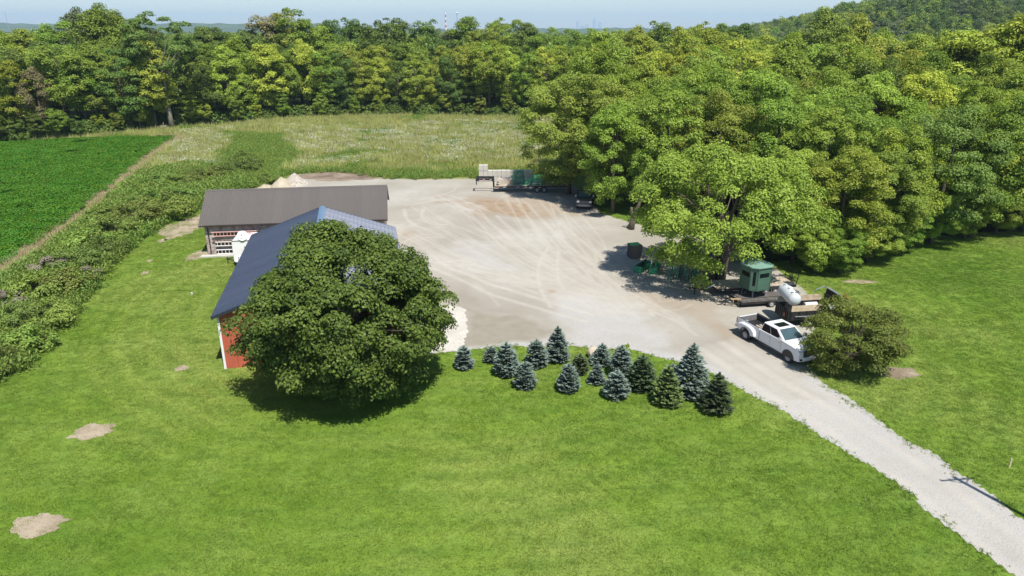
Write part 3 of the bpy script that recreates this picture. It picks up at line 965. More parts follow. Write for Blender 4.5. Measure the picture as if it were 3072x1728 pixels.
def wood(row, px, py, Y, col, key=None, wide=1.0, nm='woodland_tree'):
    """a woodland tree whose top shows at photo pixel px,py, standing Y metres ahead"""
    p = AT(px, py, Y)
    q = key or f'far{random.randrange(6)}'
    t = tree(q, p.x, Y, p.z, COLN[col][0], nm, 'woodland tree', None, wide)
    ROWS.append((row, px, t, col))
    return t


def edge_Y(px):
    """distance of the wood's front edge under a photo column"""
    xs_ = [-300, 0, 200, 400, 600, 900, 1200, 1500, 1700, 1900, 2300]
    ys_ = [138, 149, 156, 165, 177, 192, 198, 197, 196, 190, 180]
    return float(np.interp(px, xs_, ys_))


# front row of the far wood, left to right: (photo column, top row, colour)
FRONT = [(-60, 190, 'M'), (20, 165, 'Y'), (85, 205, 'N'), (150, 130, 'B'), (215, 150, 'M'), (285, 185, 'O'), (345, 140, 'D'), (395, 215, 'D'), (425, 120, 'Y'), (585, 230, 'Y'),
         (610, 160, 'D'), (665, 130, 'Y'), (730, 150, 'M'), (790, 125, 'Y'), (850, 140, 'B'), (905, 118, 'Y'), (960, 135, 'M'), (1015, 150, 'D'), (1075, 150, 'Y'), (1130, 160, 'Y'),
         (1190, 175, 'D'), (1245, 150, 'M'), (1300, 185, 'Y'), (1345, 160, 'D'), (1405, 130, 'Y'), (1465, 118, 'Y'), (1525, 140, 'Y'), (1580, 150, 'M'), (1640, 140, 'Y'), (1700, 145, 'Y'), (1765, 150, 'M'), (1830, 150, 'Y')]
for px, py, c in FRONT:
    wood('front', px, py + random.uniform(-8, 8), edge_Y(px) + random.uniform(3, 7), c, wide=random.uniform(.95, 1.2))
# lower trees and saplings standing at the very edge
for px, py, c in [(-30, 330, 'D'), (40, 345, 'D'), (100, 335, 'D'), (160, 320, 'M'), (225, 340, 'D'), (290, 335, 'M'), (345, 330, 'M'), (405, 290, 'Y'), (440, 325, 'B'), (570, 265, 'Y'), (610, 310, 'M'), (700, 270, 'O'),
                  (760, 280, 'Y'), (840, 270, 'M'), (960, 285, 'M'), (1060, 290, 'B'), (1130, 275, 'Y'), (1240, 280, 'B'), (1340, 270, 'O'), (1440, 275, 'O'), (1520, 265, 'B'), (1600, 270, 'M')]:
    wood('edge', px, py + random.uniform(-10, 10), edge_Y(px) + random.uniform(-.5, 2.5), c, wide=random.uniform(1.0, 1.3))
# second and third rows, canopy showing over the first
for px in range(-120, 1900, 62):
    x = px + random.uniform(-20, 20)
    wood('middle', x, random.uniform(100, 140), edge_Y(x) + random.uniform(13, 20), random.choice('YMMBDOSYY' if px > 1000 else 'MMDDBOYS'), wide=random.uniform(1.0, 1.25))
SKYLINE = [(0, 88, 'Y'), (60, 78, 'M'), (125, 72, 'M'), (170, 52, 'M'), (215, 22, 'S'), (285, 10, 'M'), (330, 30, 'O'), (375, 50, 'M'), (415, 72, 'D'), (600, 72, 'D'), (640, 74, 'D'), (700, 72, 'D'), (745, 74, 'D'), (795, 34, 'N'),
           (840, 30, 'O'), (880, 14, 'M'), (930, 46, 'M'), (985, 52, 'D'), (1040, 46, 'D'), (1100, 60, 'D'), (1150, 42, 'D'), (1205, 62, 'M'), (1275, 52, 'D'), (1335, 70, 'S'), (1400, 42, 'M'), (1455, 62, 'O'),
           (1505, 34, 'M'), (1580, 60, 'D'), (1645, 74, 'M'), (1705, 80, 'M'), (1765, 76, 'M'), (1840, 68, 'M'), (1905, 76, 'O'), (1970, 56, 'M'), (2040, 72, 'O'), (2070, 82, 'M'), (2120, 46, 'O'), (2180, 72, 'D'), (2235, 62, 'D')]
for px, py, c in SKYLINE:
    wood('skyline', px, py, edge_Y(px) + random.uniform(28, 45), c, wide=random.uniform(.9, 1.15))

# the tall tree with a long bare trunk standing in front of the far wood
p = AT(513, 357, edge_Y(513) - 1.5); p.z = 0
C_top = AT(500, 40, p.y).z
cm, C = crown_mesh('crown', 911, 8.0, C_top * .50, C_top, 130, 16000, .42, 1.25, flat=.6, top=.65)
cm.materials.append(L_DRK)
tm = trunk_mesh('trunk', 912, .55, C_top * .9, C, 14, fork=.5, lean=.02, sides=9)
tm.materials.clear(); tm.materials.append(BARK_P)
rt = thing('woodland_tree', 'tall dark tree with a long bare pale trunk before the left wood', 'tree', p)
link('trunk', tm, None, rt); link('crown', cm, None, rt)

# ---- right wood: named trees first
RIGHT = [  # photo column of the trunk, ground row, height, colour, kind, width factor, label
    (1705, 582, 16.6, 'O', 'mid2', 1.22, 'spreading olive tree overhanging the rear flatbed trailer'),
    (1795, 605, 17.2, 'O', 'mid0', 1.1, 'olive tree rising behind the dark parked pickup'),
    (1838, 640, 14.5, 'M', 'mid4', .95, 'leafy tree with two slim trunks right of the dark pickup'),
    (1990, 640, 16.5, 'B', 'mid1', 1.05, 'rounded bright green tree behind the leaning trunk'),
    (2140, 640, 15.5, 'B', 'mid2', 1.05, 'full bright green tree behind the stored scaffolding'),
    (2300, 655, 15.0, 'M', 'mid3', 1.15, 'mid-green tree behind the pale green hunting blind'),
    (2440, 690, 14.5, 'Y', 'mid0', 1.0, 'yellow-green tree behind the low-branched one at the lawn edge'),
    (2325, 748, 11.5, 'B', 'mid1', 1.1, 'bushy tree close behind the green hunting blind'),
    (2410, 768, 10.5, 'M', 'mid4', 1.2, 'low mid-green tree filling the gap behind the dump trailer'),
    (2610, 775, 11.5, 'B', 'mid0', 1.15, 'low spreading tree hanging over the lawn left of the dark one'),
    (2500, 795, 12.0, 'B', 'mid4', 1.1, 'low-branched bright tree at the lawn edge behind the white tank'),
    (2660, 745, 13.6, 'M', 'mid1', 1.05, 'mid-green tree shading the lawn above the round bush'),
    (2790, 728, 15.0, 'D', 'mid2', 1.0, 'dark tree on the lawn edge, third from the right border'),
    (2910, 712, 16.0, 'M', 'mid0', 1.0, 'mid-green tree on the lawn edge, second from the right border'),
    (3040, 690, 16.5, 'B', 'mid3', 1.1, 'bright tree on the lawn edge at the right border'),
]
for px, py, h, c, kx, wd, lb in RIGHT:
    p = G(px, py)
    tree(kx, p.x, p.y, h, COLN[c][0], 'broadleaf_tree', lb, None, wd)

SAP = [(2375, 792, 6.5, 'M'), (2440, 818, 5.5, 'B'), (2515, 822, 5.2, 'M'), (2600, 786, 6.0, 'B'), (2690, 756, 6.2, 'M'), (2790, 732, 6.0, 'B'), (2890, 716, 6.5, 'M'), (2985, 703, 6.5, 'M'), (3065, 696, 6.5, 'D')]
for i, (px, py, h, c) in enumerate(SAP):
    p = G(px, py)
    tree(f'mid{(i * 2 + 1) % 5}', p.x, p.y, h, COLN[c][0], 'sapling', ('leftmost' if i == 0 else 'rightmost' if i == len(SAP) - 1 else ORD[i]) + ' low sapling' + ('' if i in (0, len(SAP) - 1) else ' from the left') + ' along the right lawn edge', 'saplings along the right lawn edge', 1.35)

# the big spreading tree over the trailers, several stems
p = G(2142, 846)
cm, C = crown_mesh('crown', 77, 8.8, 1.0, 12.4, 320, 74000, .23, 1.0, flat=.8, top=.6, inner=.4, droop=.15, lobes=26, cut=lambda c: ((c[:, 0] > -2.0) & (c[:, 0] < 6.0) & (c[:, 1] < 1.0) & (c[:, 2] < 4.7)) | ((c[:, 0] > 4) & (c[:, 2] < 3.4)))
cm.materials.append(L_BRI)
tm = trunk_mesh('trunk', 78, .55, 10.5, C, 12, fork=.3, stems=4, sides=8)
rt = thing('spreading_tree', 'big spreading tree with dark forked trunk shading the trailers', 'tree', (p.x + .4, p.y + .4, 0))
link('trunk', tm, None, rt); link('crown', cm, None, rt)
# dead leaning trunk with a broken top beside the lot
p = G(1893, 688)
m = MB(); m.tube([(0, 0, -.1), (.1, 0, .9), (.25, .05, 1.7), (.75, .1, 2.9), (1.2, .1, 4.4)], [.42, .36, .30, .20, .08], 9); m.tube([(.2, 0, 1.5), (-.05, 0, 2.1), (-.1, .02, 2.7)], [.26, .2, .13], 7)
m.tube([(.8, .1, 3.0), (.5, 0, 3.6), (.2, -.1, 3.8)], [.1, .06, .03], 6)
rt = thing('dead_tree', 'broken leaning trunk with a snapped limb at the gravel edge', 'tree', p)
m.build('trunk', BARK, rt, smooth=True)

# filling of the right wood
random.seed(33)
WOOD_R = GX([(1700, 545), (1990, 610), (2140, 610), (2300, 625), (2440, 650), (2600, 720), (2800, 690), (3072, 655)]) + [(130, 90), (150, 190), (20, 190), (14, 130)]
cand = []
for q in range(6000):
    x, y = random.uniform(8, 130), random.uniform(74, 190)
    if x > .78 * y + 6 or not inside(np.array([x]), np.array([y]), WOOD_R)[0]: continue
    gap = 6.2 if y < 110 else 7.2
    if any((x - a) ** 2 + (y - b_) ** 2 < gap * gap for a, b_ in cand): continue
    cand.append((x, y))
for x, y in cand:
    h = np.interp(y, [75, 95, 120, 160, 190], [14, 17, 19.5, 21, 21.5]) * random.uniform(.85, 1.12)
    c = random.choice('YYYBMMOYB' if y > 105 else 'YBMMBOMD')
    kx = f'mid{random.randrange(5)}' if y < 115 else f'far{random.randrange(6)}'
    t = tree(kx, x, y, h, COLN[c][0], 'woodland_tree', 'woodland tree', None, random.uniform(.95, 1.15))
    row = 'rightnear' if y < 100 else 'rightmid' if y < 135 else 'rightback'
    ROWS.append((row, 1536 + FPX * x / (y * cP + (CAM_H - h) * sP), t, c))
# tall trees standing above the right wood
for px, py, Y, c, wd in [(2490, 22, 165, 'O', 1.0), (2565, 30, 168, 'O', .95), (2440, 70, 170, 'M', .9), (2960, 50, 120, 'Y', 1.2), (3050, 42, 118, 'Y', 1.2), (2870, 95, 125, 'Y', 1.1), (2770, 105, 140, 'Y', 1.1)]:
    wood('righttall', px, py, Y, c, wide=wd)

ROWTXT = {'front': 'front-row tree of the far wood', 'edge': 'low tree at the foot of the far wood', 'middle': 'tree showing behind the front row of the far wood',
          'skyline': 'tree on the skyline of the far wood', 'rightnear': 'tree just inside the near edge of the right wood', 'rightmid': 'tree in the middle of the right wood',
          'rightback': 'tree at the back of the right wood', 'righttall': 'tall tree rising above the right wood'}
GRPTXT = {'front': 'front row of the far wood', 'edge': 'low trees at the foot of the far wood', 'middle': 'second rows of the far wood', 'skyline': 'skyline trees of the far wood',
          'rightnear': 'near trees of the right wood', 'rightmid': 'middle trees of the right wood', 'rightback': 'back trees of the right wood', 'righttall': 'tallest trees of the right wood'}
for row in ROWTXT:
    for c in COLN:
        ls = sorted([(r[1], i) for i, r in enumerate(ROWS) if r[0] == row and r[3] == c])
        for k_, (_, i) in enumerate(ls):
            t = ROWS[i][2]
            t['group'] = GRPTXT[row]
            if len(ls) == 1: t['label'] = f'only {COLN[c][1]} {ROWTXT[row]}'
            elif k_ == len(ls) - 1: t['label'] = f'rightmost {COLN[c][1]} {ROWTXT[row]}'
            elif k_ == 0: t['label'] = f'leftmost {COLN[c][1]} {ROWTXT[row]}'
            else: t['label'] = f'{ORD[min(k_, 39)]} {COLN[c][1]} {ROWTXT[row]} from the left'

# understorey: uncountable shrubs and saplings filling the foot of the woods
P = []
for q in range(1500):
    px = random.uniform(-250, 1800); Y = edge_Y(px) + random.uniform(2, 14)
    P.append((AT(px, 300, Y).x, Y, -.1))
for q in range(900):
    x, y = random.uniform(14, 110), random.uniform(72, 150)
    if inside(np.array([x]), np.array([y]), WOOD_R)[0]: P.append((x, y + 3, -.1))
cm, C = crown_mesh('understorey_clump', 41, 1.6, 0, 2.2, 16, 500, .42, .75)
up_ = proto('understorey_clump', cm, L_DRK)
scatter('woodland_understorey', np.array(P), np.random.default_rng(8).uniform(.6, 1.5, len(P)), up_, 'dark tangled undergrowth at the foot of the woods', 'undergrowth', 9)

# ---- wooded hill on the right and woodland running to the horizon
def hill_h(x, y):
    return 78 * np.exp(-((x - 680) / 330) ** 2 - ((y - 720) / 260) ** 2) + 30 * np.exp(-((x - 350) / 120) ** 2 - ((y - 560) / 130) ** 2)


xs = np.linspace(60, 1300, 90); ys = np.linspace(300, 1400, 70)
gx, gy = np.meshgrid(xs, ys)
gz = hill_h(gx, gy) - 1.2
idx = np.arange(gx.size).reshape(gx.shape)
F = np.stack([idx[:-1, :-1].ravel(), idx[:-1, 1:].ravel(), idx[1:, 1:].ravel(), idx[1:, :-1].ravel()], 1)
tag(link('hill', mesh_np('hill', np.stack([gx.ravel(), gy.ravel(), gz.ravel()], 1), F), MATS['forest_floor']), 'wooded hill rising behind the right wood', 'hill', kind='structure')
g = np.random.default_rng(51)
X = g.uniform(60, 1200, 7000); Y = g.uniform(320, 1000, 7000)
k = (X < .80 * Y + 20) & (hill_h(X, Y) > 2); X, Y = X[k], Y[k]
H_ = hill_h(X, Y)
for q, (mt, sel) in enumerate(((L_DRK, X % 7 < 3.2), (L_MID, (X % 7 >= 3.2) & (X % 7 < 5.2)), (L_GRY, (X % 7 >= 5.2) & (X % 7 < 6.4)), (L_YEL, X % 7 >= 6.4))):
    cm, C = crown_mesh('far_crown', 600 + q, 5.2, -2, 11, 46, 1500, .75, 1.7, flat=.75, top=.55)
    pr = proto('far_crown', cm, mt)
    scatter('hillside_woodland', np.stack([X[sel], Y[sel], H_[sel]], 1), g.uniform(.75, 1.25, sel.sum()), pr, ('dark green', 'mid green', 'grey-green', 'yellow-green')[q] + ' crowns of the wood covering the right hill', 'woodland', 60 + q)
X = g.uniform(-700, 500, 6000); Y = 225 + 900 * g.random(6000) ** 1.6
k = (np.abs(X) < .8 * Y) & (hill_h(X, Y) < 2) & ~((X > 0) & (Y < 235)); X, Y = X[k], Y[k]
for q, (mt, sel) in enumerate(((L_DRK, X % 5 < 2.6), (L_MID, X % 5 >= 2.6))):
    cm, C = crown_mesh('far_crown', 700 + q, 5.0, 2, 17, 50, 1500, .75, 1.8, flat=.75, top=.5)
    pr = proto('far_crown', cm, mt)
    scatter('distant_woodland', z0(X[sel], Y[sel]), g.uniform(.75, 1.15, sel.sum()), pr, ('dark', 'mid-green')[q] + ' treetops of the woodland stretching away to the horizon', 'woodland', 70 + q)
# low blue ridges on the horizon
n = 160
for nm, Y0, hh, sd_, lb in (('distant_hills', 4200, 46, 5, 'low hazy wooded ridge along the left horizon'), ('distant_hills', 7500, 60, 9, 'faint farthest ridge on the horizon')):
    xx = np.linspace(-.95 * Y0, .95 * Y0, n)
    hz = hh * (.45 + .75 * fbm(xx, xx * 0, Y0 * .22, sd_)) * np.where(xx < -.25 * Y0, 1.25, .62)
    V = np.concatenate([np.stack([xx, np.full(n, Y0 - 500), np.full(n, -1.)], 1), np.stack([xx, np.full(n, Y0 + 0.), hz + 3 * np.sin(np.arange(n) * 2.3)], 1), np.stack([xx, np.full(n, Y0 + 800), np.full(n, -1.)], 1)])
    i = np.arange(n - 1)
    F = np.concatenate([np.stack([i, i + 1, i + n + 1, i + n], 1), np.stack([i + n, i + n + 1, i + 2 * n + 1, i + 2 * n], 1)])
    tag(link(nm, mesh_np(nm, V, F), plain('far_wooded_ridge', (.055, .085, .03), .95, .35, .01)), lb, 'hills', kind='structure')

# ================================================================== THE MAPLE
random.seed(5)
cm, C = crown_mesh('crown', 1203, 6.8, .5, 11.0, 640, 150000, .175, .80, flat=.72, top=.58, inner=.45, droop=.15, aspect=1.35, taper=.24, lobes=46, rough=.14)
cm.materials.append(L_MAP)
tm = trunk_mesh('trunk', 1204, .42, 9.6, C, 40, fork=.22, sides=10)
rt = thing('maple_tree', 'large dark green maple in front of the red barn', 'tree', (-10.5, 41.0, 0))
link('trunk', tm, None, rt); link('crown', cm, None, rt)

# ---- round bush over the pickup's nose
p = G(2572, 1118)
cm, C = crown_mesh('crown', 1301, 3.6, .1, 4.6, 170, 34000, .165, .6, flat=.6, top=.6, inner=.4, droop=.1, aspect=2.0)
cm.materials.append(L_BSH)
tm = trunk_mesh('stems', 1302, .16, 3.9, C, 16, fork=.15, stems=5, sides=6)
rt = thing('round_bush', 'wide olive green bush overhanging the white pickup', 'bush', (p.x - .3, p.y + .95, 0))
link('stems', tm, None, rt); link('crown', cm, None, rt)


# ================================================================== SPRUCES
def spruce_mesh(name, seed, h, r, pointed, n_whorl, per, sz):
    g = np.random.default_rng(seed)
    V = []; T = []; Pn = []; Ls = []
    for q in range(n_whorl):
        f = (q + g.random() * .6) / n_whorl              # 0 bottom .. 1 top
        z = h * (.03 + .93 * f)
        prof = (1 - f) ** (.88 if pointed else .56) * ((.80 + .20 * min(1, f / .12)) if pointed else (.66 + .34 * min(1, f / .24)))
        nb = max(4, int(per * (.35 + prof)))
        for b_ in range(nb):
            a = g.uniform(0, 6.283); rr = r * prof * g.uniform(.82, 1.12) + .03
            drop = -.10 + .35 * f
            bt = g.random()
            ns = max(3, int(rr / (sz * .55)))
            for s in range(ns):
                fr = (s + 1) / ns
                if fr < .3 and ns > 4: continue
                rad = rr * fr
                base = np.array([math.cos(a) * rad, math.sin(a) * rad, z + rad * drop + .10 * rr * fr * fr])
                for w in (-1, 1, 0):
                    da = a + w * g.uniform(.5, 1.0)
                    d = np.array([math.cos(da), math.sin(da), g.uniform(.05, .5)])
                    Pn.append((base, d, sz * g.uniform(.7, 1.25) * (1 if fr < .95 else 1.2)))
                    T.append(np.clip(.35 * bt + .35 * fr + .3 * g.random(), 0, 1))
    for q in range(9):                                    # leader and top shoots
        z = h * (.90 + .012 * q)
        Pn.append((np.array([0, 0, z]), np.array([math.cos(q * 2.4) * .5, math.sin(q * 2.4) * .5, 1.3]), sz * 1.2)); T.append(.8)
    B = np.array([p[0] for p in Pn]); D = np.array([p[1] for p in Pn]); L = np.array([p[2] for p in Pn])[:, None]
    D /= np.linalg.norm(D, axis=1, keepdims=True)
    S = np.cross(D, np.array([0, 0, 1.0]) + g.normal(0, .35, D.shape)); S /= np.linalg.norm(S, axis=1, keepdims=True)
    U = np.cross(S, D)
    Q = np.stack([B - D * L * .15, B + D * L * .45 + S * L * .24 + U * L * .06, B + D * L, B + D * L * .45 - S * L * .24 + U * L * .06], 1)
    return mesh_np(name, Q.reshape(-1, 3), np.arange(len(Q) * 4).reshape(-1, 4), np.repeat(T, 4))


SPRUCE = [  # px, base row, top row, width px, colour, pointed, label
    (1391, 1113, 1043, 50, 'B', 0, 'small blue spruce standing alone nearest the maple'),
    (1473, 1092, 1044, 38, 'B', 0, 'smallest blue spruce behind the plump one at left'),
    (1519, 1137, 1031, 70, 'B', 0, 'plump blue spruce, third from the left of the row'),
    (1576, 1173, 1089, 63, 'B', 0, 'egg-shaped blue spruce foremost in the left half of the group'),
    (1610, 1110, 1022, 63, 'B', 0, 'blue spruce just left of the tall dark pointed one'),
    (1674, 1092, 983, 72, 'K', 1, 'tall pointed blue spruce on the gravel edge'),
    (1741, 1128, 1067, 50, 'G', 0, 'low round grey-green spruce in the middle of the group'),
    (1708, 1184, 1096, 61, 'B', 0, 'pale blue egg-shaped spruce foremost in the middle'),
    (1807, 1102, 1035, 62, 'B', 1, 'layered blue spruce beside the pale boulder'),
    (1793, 1157, 1096, 44, 'B', 1, 'little cone-shaped blue spruce in the gap right of middle'),
    (1867, 1140, 1040, 60, 'B', 0, 'slim blue spruce by the tiny yellow-green shrub'),
    (1852, 1205, 1118, 72, 'B', 0, 'silvery blue spruce foremost right of the middle'),
    (1930, 1182, 1071, 84, 'G', 0, 'broad dark green spruce left of the light green one'),
    (2018, 1150, 1098, 52, 'K', 0, 'small spruce half hidden behind the light green one'),
    (2008, 1225, 1101, 84, 'L', 1, 'light green spruce beside the tallest one'),
    (2083, 1202, 1034, 110, 'K', 1, 'tallest spruce, pointed, at the right of the group'),
    (2159, 1249, 1122, 90, 'G', 1, 'dark olive spruce at the right end beside the drive'),
]
for i, (px, by, ty, wp, c, pt, lb) in enumerate(SPRUCE):
    b0 = G(px, by); sl = math.hypot(b0.length, 0)
    dist = (b0 - Vector((0, 0, CAM_H))).length
    r_ = wp / 2 * dist / FPX * 1.03
    Yc = b0.y + r_ * .75
    pt3 = AT(px, ty, Yc)
    h = pt3.z
    sz = .17 + .018 * h
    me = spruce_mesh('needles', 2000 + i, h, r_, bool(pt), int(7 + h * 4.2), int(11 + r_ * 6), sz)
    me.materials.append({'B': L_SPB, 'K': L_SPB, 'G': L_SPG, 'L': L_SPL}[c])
    rt = thing('spruce_tree', lb, 'spruce', (pt3.x, Yc, 0), 0, 'young spruces planted along the drive')
    m = MB(); m.tube([(0, 0, -.1), (0, 0, h * .5), (0, 0, h * .96)], [.05 + .015 * h, .03 + .01 * h, .012], 6)
    m.build('trunk', BARK, rt, smooth=True)
    link('crown', me, None, rt)


# ================================================================== HEDGE OF SHRUBS AND WEEDS ON THE LEFT
def shrub_mesh(seed, leaf, nl, cr, nc=40):
    cm, C = crown_mesh('foliage', seed, 1.0, 0.0, 1.0, nc, nl, leaf, cr, flat=.8, top=.62, inner=.4)
    tm = trunk_mesh('stems', seed + 1, .03, .85, C, 10, fork=.1, stems=4, sides=5)
    cm.materials.append(L_WED)
    return cm, tm


SHR = [shrub_mesh(3000, .10, 4200, .26), shrub_mesh(3010, .085, 5000, .24, 55), shrub_mesh(3020, .13, 3000, .3, 30), shrub_mesh(3030, .075, 5200, .22, 60)]


def shrub(px, py, rp, h, v, mat, label, name='shrub', grp='shrubs of the weedy hedge'):
    p = G(px, py); d = (p - Vector((0, 0, CAM_H))).length
    r_ = rp * d / FPX
    rt = thing(name, label, 'shrub', (p.x, p.y, 0), random.uniform(0, 6.28), grp)
    rt.scale = (r_, r_ * random.uniform(.85, 1.2), h)
    a, b_ = SHR[v]
    link('stems', b_, None, rt)
    c = link('foliage', a, None, rt); c.material_slots[0].link = 'OBJECT'; c.material_slots[0].material = mat
    return rt


random.seed(8)
for a in [
    (498, 652, 70, 2.9, 1, L_WED, 'large light green shrub at the top of the hedge beside the bare soil'),
    (425, 672, 68, 2.7, 3, L_WDK, 'tall dense shrub with dark lower side midway along the hedge'),
    (540, 612, 48, 2.2, 0, L_WED, 'bushy green shrub at the hedge end nearest the brick building'),
    (350, 712, 62, 2.3, 0, L_WED, 'bright leafy shrub left of the tall dense shrub'),
    (322, 765, 58, 1.9, 1, L_WDK, 'dark spreading shrub leaning onto the lawn'),
    (270, 742, 55, 1.8, 2, L_WED, 'green shrub between straw strip and dark spreading shrub'),
    (238, 810, 62, 2.0, 3, L_WDK, 'dark olive shrub just above the dead grey stems'),
    (150, 822, 40, 1.5, 2, L_STR, 'patch of dead grey weed stems in the hedge'),
    (262, 838, 34, 1.1, 2, L_STR, 'small dead brown shrub at the lawn edge'),
    (190, 880, 66, 2.0, 0, L_WDK, 'broad weedy shrub below the dead grey stems'),
    (118, 900, 62, 2.2, 2, L_WED, 'leafy shrub on the field side below the grey stems'),
    (145, 975, 62, 1.9, 1, L_WED, 'light green weedy shrub with lawn in front'),
    (72, 985, 62, 2.1, 3, L_WDK, 'dark shrub near the left border'),
    (20, 935, 45, 1.6, 2, L_STR, 'faded grey-brown weeds at the left border'),
    (85, 1052, 58, 1.8, 0, L_WED, 'weedy shrub at the lower end of the hedge'),
    (18, 1075, 55, 1.8, 1, L_WDK, 'lowest shrub of the hedge at the left border'),
    (-40, 1130, 70, 1.9, 3, L_WDK, 'shrub cut by the left border below the hedge'),
    (455, 612, 45, 1.7, 2, L_MDG, 'bright weed clump on the field side of the hedge top'),
    (395, 622, 42, 1.3, 2, L_WED, 'low weeds along the straw strip above the tall shrubs'),
    (322, 660, 48, 1.4, 2, L_WED, 'grey-green weeds beside the straw strip'),
    (742, 512, 44, 3.0, 1, L_WDK, 'dark upright shrub behind the brick building near the heaps'),
    (690, 526, 40, 2.2, 3, L_WDK, 'shrub left of the dark upright one behind the building'),
    (640, 540, 46, 2.0, 0, L_WDK, 'wide olive shrub behind the left end of the roof'),
    (575, 552, 46, 2.0, 1, L_WDK, 'dark low shrub left of the brick roof'),
    (530, 560, 40, 1.8, 0, L_WED, 'green shrub at the meadow corner of the hedge'),
    (800, 552, 22, 1.5, 2, L_MDG, 'small bright bush before the sand heap'),
    (470, 560, 40, 1.6, 2, L_MDG, 'yellow-green weeds where hedge meets meadow'),
    (1880, 1062, 14, .75, 0, L_YEL, 'tiny yellow-green shrub on the gravel edge behind the spruces'),
]:
    shrub(*a)
# weeds filling between the shrubs
HEDGE = GX([(0, 850), (100, 775), (220, 690), (340, 590), (450, 520), (560, 500), (700, 500), (760, 560), (640, 590), (560, 640), (500, 665), (400, 722), (330, 792), (250, 892), (150, 1002), (60, 1102), (0, 1142), (-100, 1200), (-100, 920)])
X, Y = grid_pts(-70, -20, 35, 125, .75, 17)
k = inside(X, Y, HEDGE) & (seg_dist(X, Y, STRAW_C[:29]) > 2.2); X, Y = X[k], Y[k]
scatter('hedge_weeds', z0(X, Y), 1.0 + 1.0 * fbm(X, Y, 3, 91), mw, 'rank green weeds filling the hedge between the shrubs', 'weeds', 12)
V, F, t = blades(70, .05, 1.0, .5, .55, 27, clump=7)
rg = proto('rank_tuft', mesh_np('rank_tuft', V, F, t), leafmat('rank_grass', (.13, .15, .045), (.28, .29, .11), objvar=.15))
k = fbm(X, Y, 4, 92) > .52
scatter('hedge_rank_grass', z0(X[k], Y[k]), .6 + .8 * fbm(X[k], Y[k], 3, 93), rg, 'tall arching pale grass in the lower hedge', 'grass', 13)

# ================================================================== RED BARN
M_RED = plain('red_siding', (.44, .105, .062), .55, .10, 1.2, dirt=(.36, .12, .08), dirt_amt=.3, objvar=.05)
M_WTRIM = plain('white_trim', (.72, .72, .72), .5, .06, 2)
M_NAVY = plain('navy_trim', (.028, .034, .052), .45, .15, 2)
M_WHITE = plain('white_enamel', (.78, .78, .77), .3, .04, 1.5, spec=.5)


def tile_roof_mat(name, c0, c1):
    m, nt, bs = nodes(name)
    tc = N(nt, 'ShaderNodeTexCoord').outputs['Object']
    br = N(nt, 'ShaderNodeTexBrick'); nt.links.new(tc, br.inputs['Vector'])
    br.inputs['Scale'].default_value = 1.0; br.inputs['Brick Width'].default_value = .30; br.inputs['Row Height'].default_value = .36
    br.inputs['Mortar Size'].default_value = .012; br.inputs['Color1'].default_value = (*c0, 1); br.inputs['Color2'].default_value = (*c1, 1)
    br.inputs['Mortar'].default_value = (*(x * .45 for x in c0), 1)
    n2 = noise(nt, tc, .5, 5, .6)
    c = mixc(nt, ramp(nt, n2, [(.4, (0, 0, 0)), (.7, (.35,) * 3)]), br.outputs['Color'], tuple(min(1, x * 1.6 + .01) for x in c1))
    nt.links.new(c, bs.inputs['Base Color'])
    bs.inputs['Roughness'].default_value = .42; bs.inputs['Specular IOR Level'].default_value = .45
    bump(nt, bs, br.outputs['Fac'], .02, .6)
    MATS[name] = m
    return m


M_SH_L = tile_roof_mat('navy_metal_shingle', (.030, .037, .062), (.043, .051, .081))
M_SH_R = tile_roof_mat('glare_toned_metal_shingle', (.16, .17, .21), (.24, .25, .29))  # right slope: metallic glare put into a lighter shingle colour
EAVE, RIDGE = 4.15, 6.45
barn = thing('red_barn', 'red metal-sided barn with navy shingled gable roof', 'barn', BARN_O, BARN_A)
W2 = BARN_W / 2
# inner shell behind the siding
m = MB(); m.prism([(.05, -.1), (BARN_W - .05, -.1), (BARN_W - .05, EAVE - .05), (W2, RIDGE - .05), (.05, EAVE - .05)], .06, BARN_L - .06, 'y')
m.build('wall', M_RED, barn)


def roof_z(x): return EAVE + (RIDGE - EAVE) * (1 - abs(x - W2) / W2) - .04


np_ = 14; pw = BARN_W / np_
for y0, y1 in ((0, .05), (BARN_L - .05, BARN_L)):
    for i in range(np_):
        x0, x1 = i * pw + .012, (i + 1) * pw - .012
        pr = [(x0, -.05), (x1, -.05), (x1, roof_z(x1))] + ([(W2, roof_z(W2))] if x0 < W2 < x1 else []) + [(x0, roof_z(x0))]
        m = MB(); m.prism(pr, y0, y1, 'y')
        xr = x0 + pw * .5
        yo = (y0 - .02, y0) if y0 == 0 else (y1, y1 + .02)
        for xr in (x0 + .03, x0 + pw * .33, x0 + pw * .66):
            m.box(xr - .02, xr + .02, yo[0], yo[1], -.03, roof_z(xr) - .05)
        m.build('siding_panel', M_RED, barn)
npl = 22; pl = BARN_L / npl
m = MB(); m.box(-.0, .045, .062, pl - .02, -.05, EAVE - .05)
for f in (.1, .4, .7): m.box(.045, .065, pl * f, pl * f + .04, -.03, EAVE - .06)
sm = m.mesh('siding_panel'); sm.materials.append(M_RED)
for i in range(npl):
    o = link('siding_panel', sm, None, barn); o.location = (BARN_W, i * pl, 0)
    o = link('siding_panel', sm, None, barn); o.location = (0, (i + 1) * pl, 0); o.rotation_euler = (0, 0, math.pi)
for x in (-.06, BARN_W - .10):
    m = MB(); m.box(x, x + .16, -.055, .12, -.03, EAVE + .02); m.build('corner_trim', M_WTRIM, barn, .01)
m = MB(); m.box(5.4, 6.7, -.075, -.03, .0, 2.2); d_ = m.build('door', plain('dark_red_door', (.16, .03, .025), .5), barn)
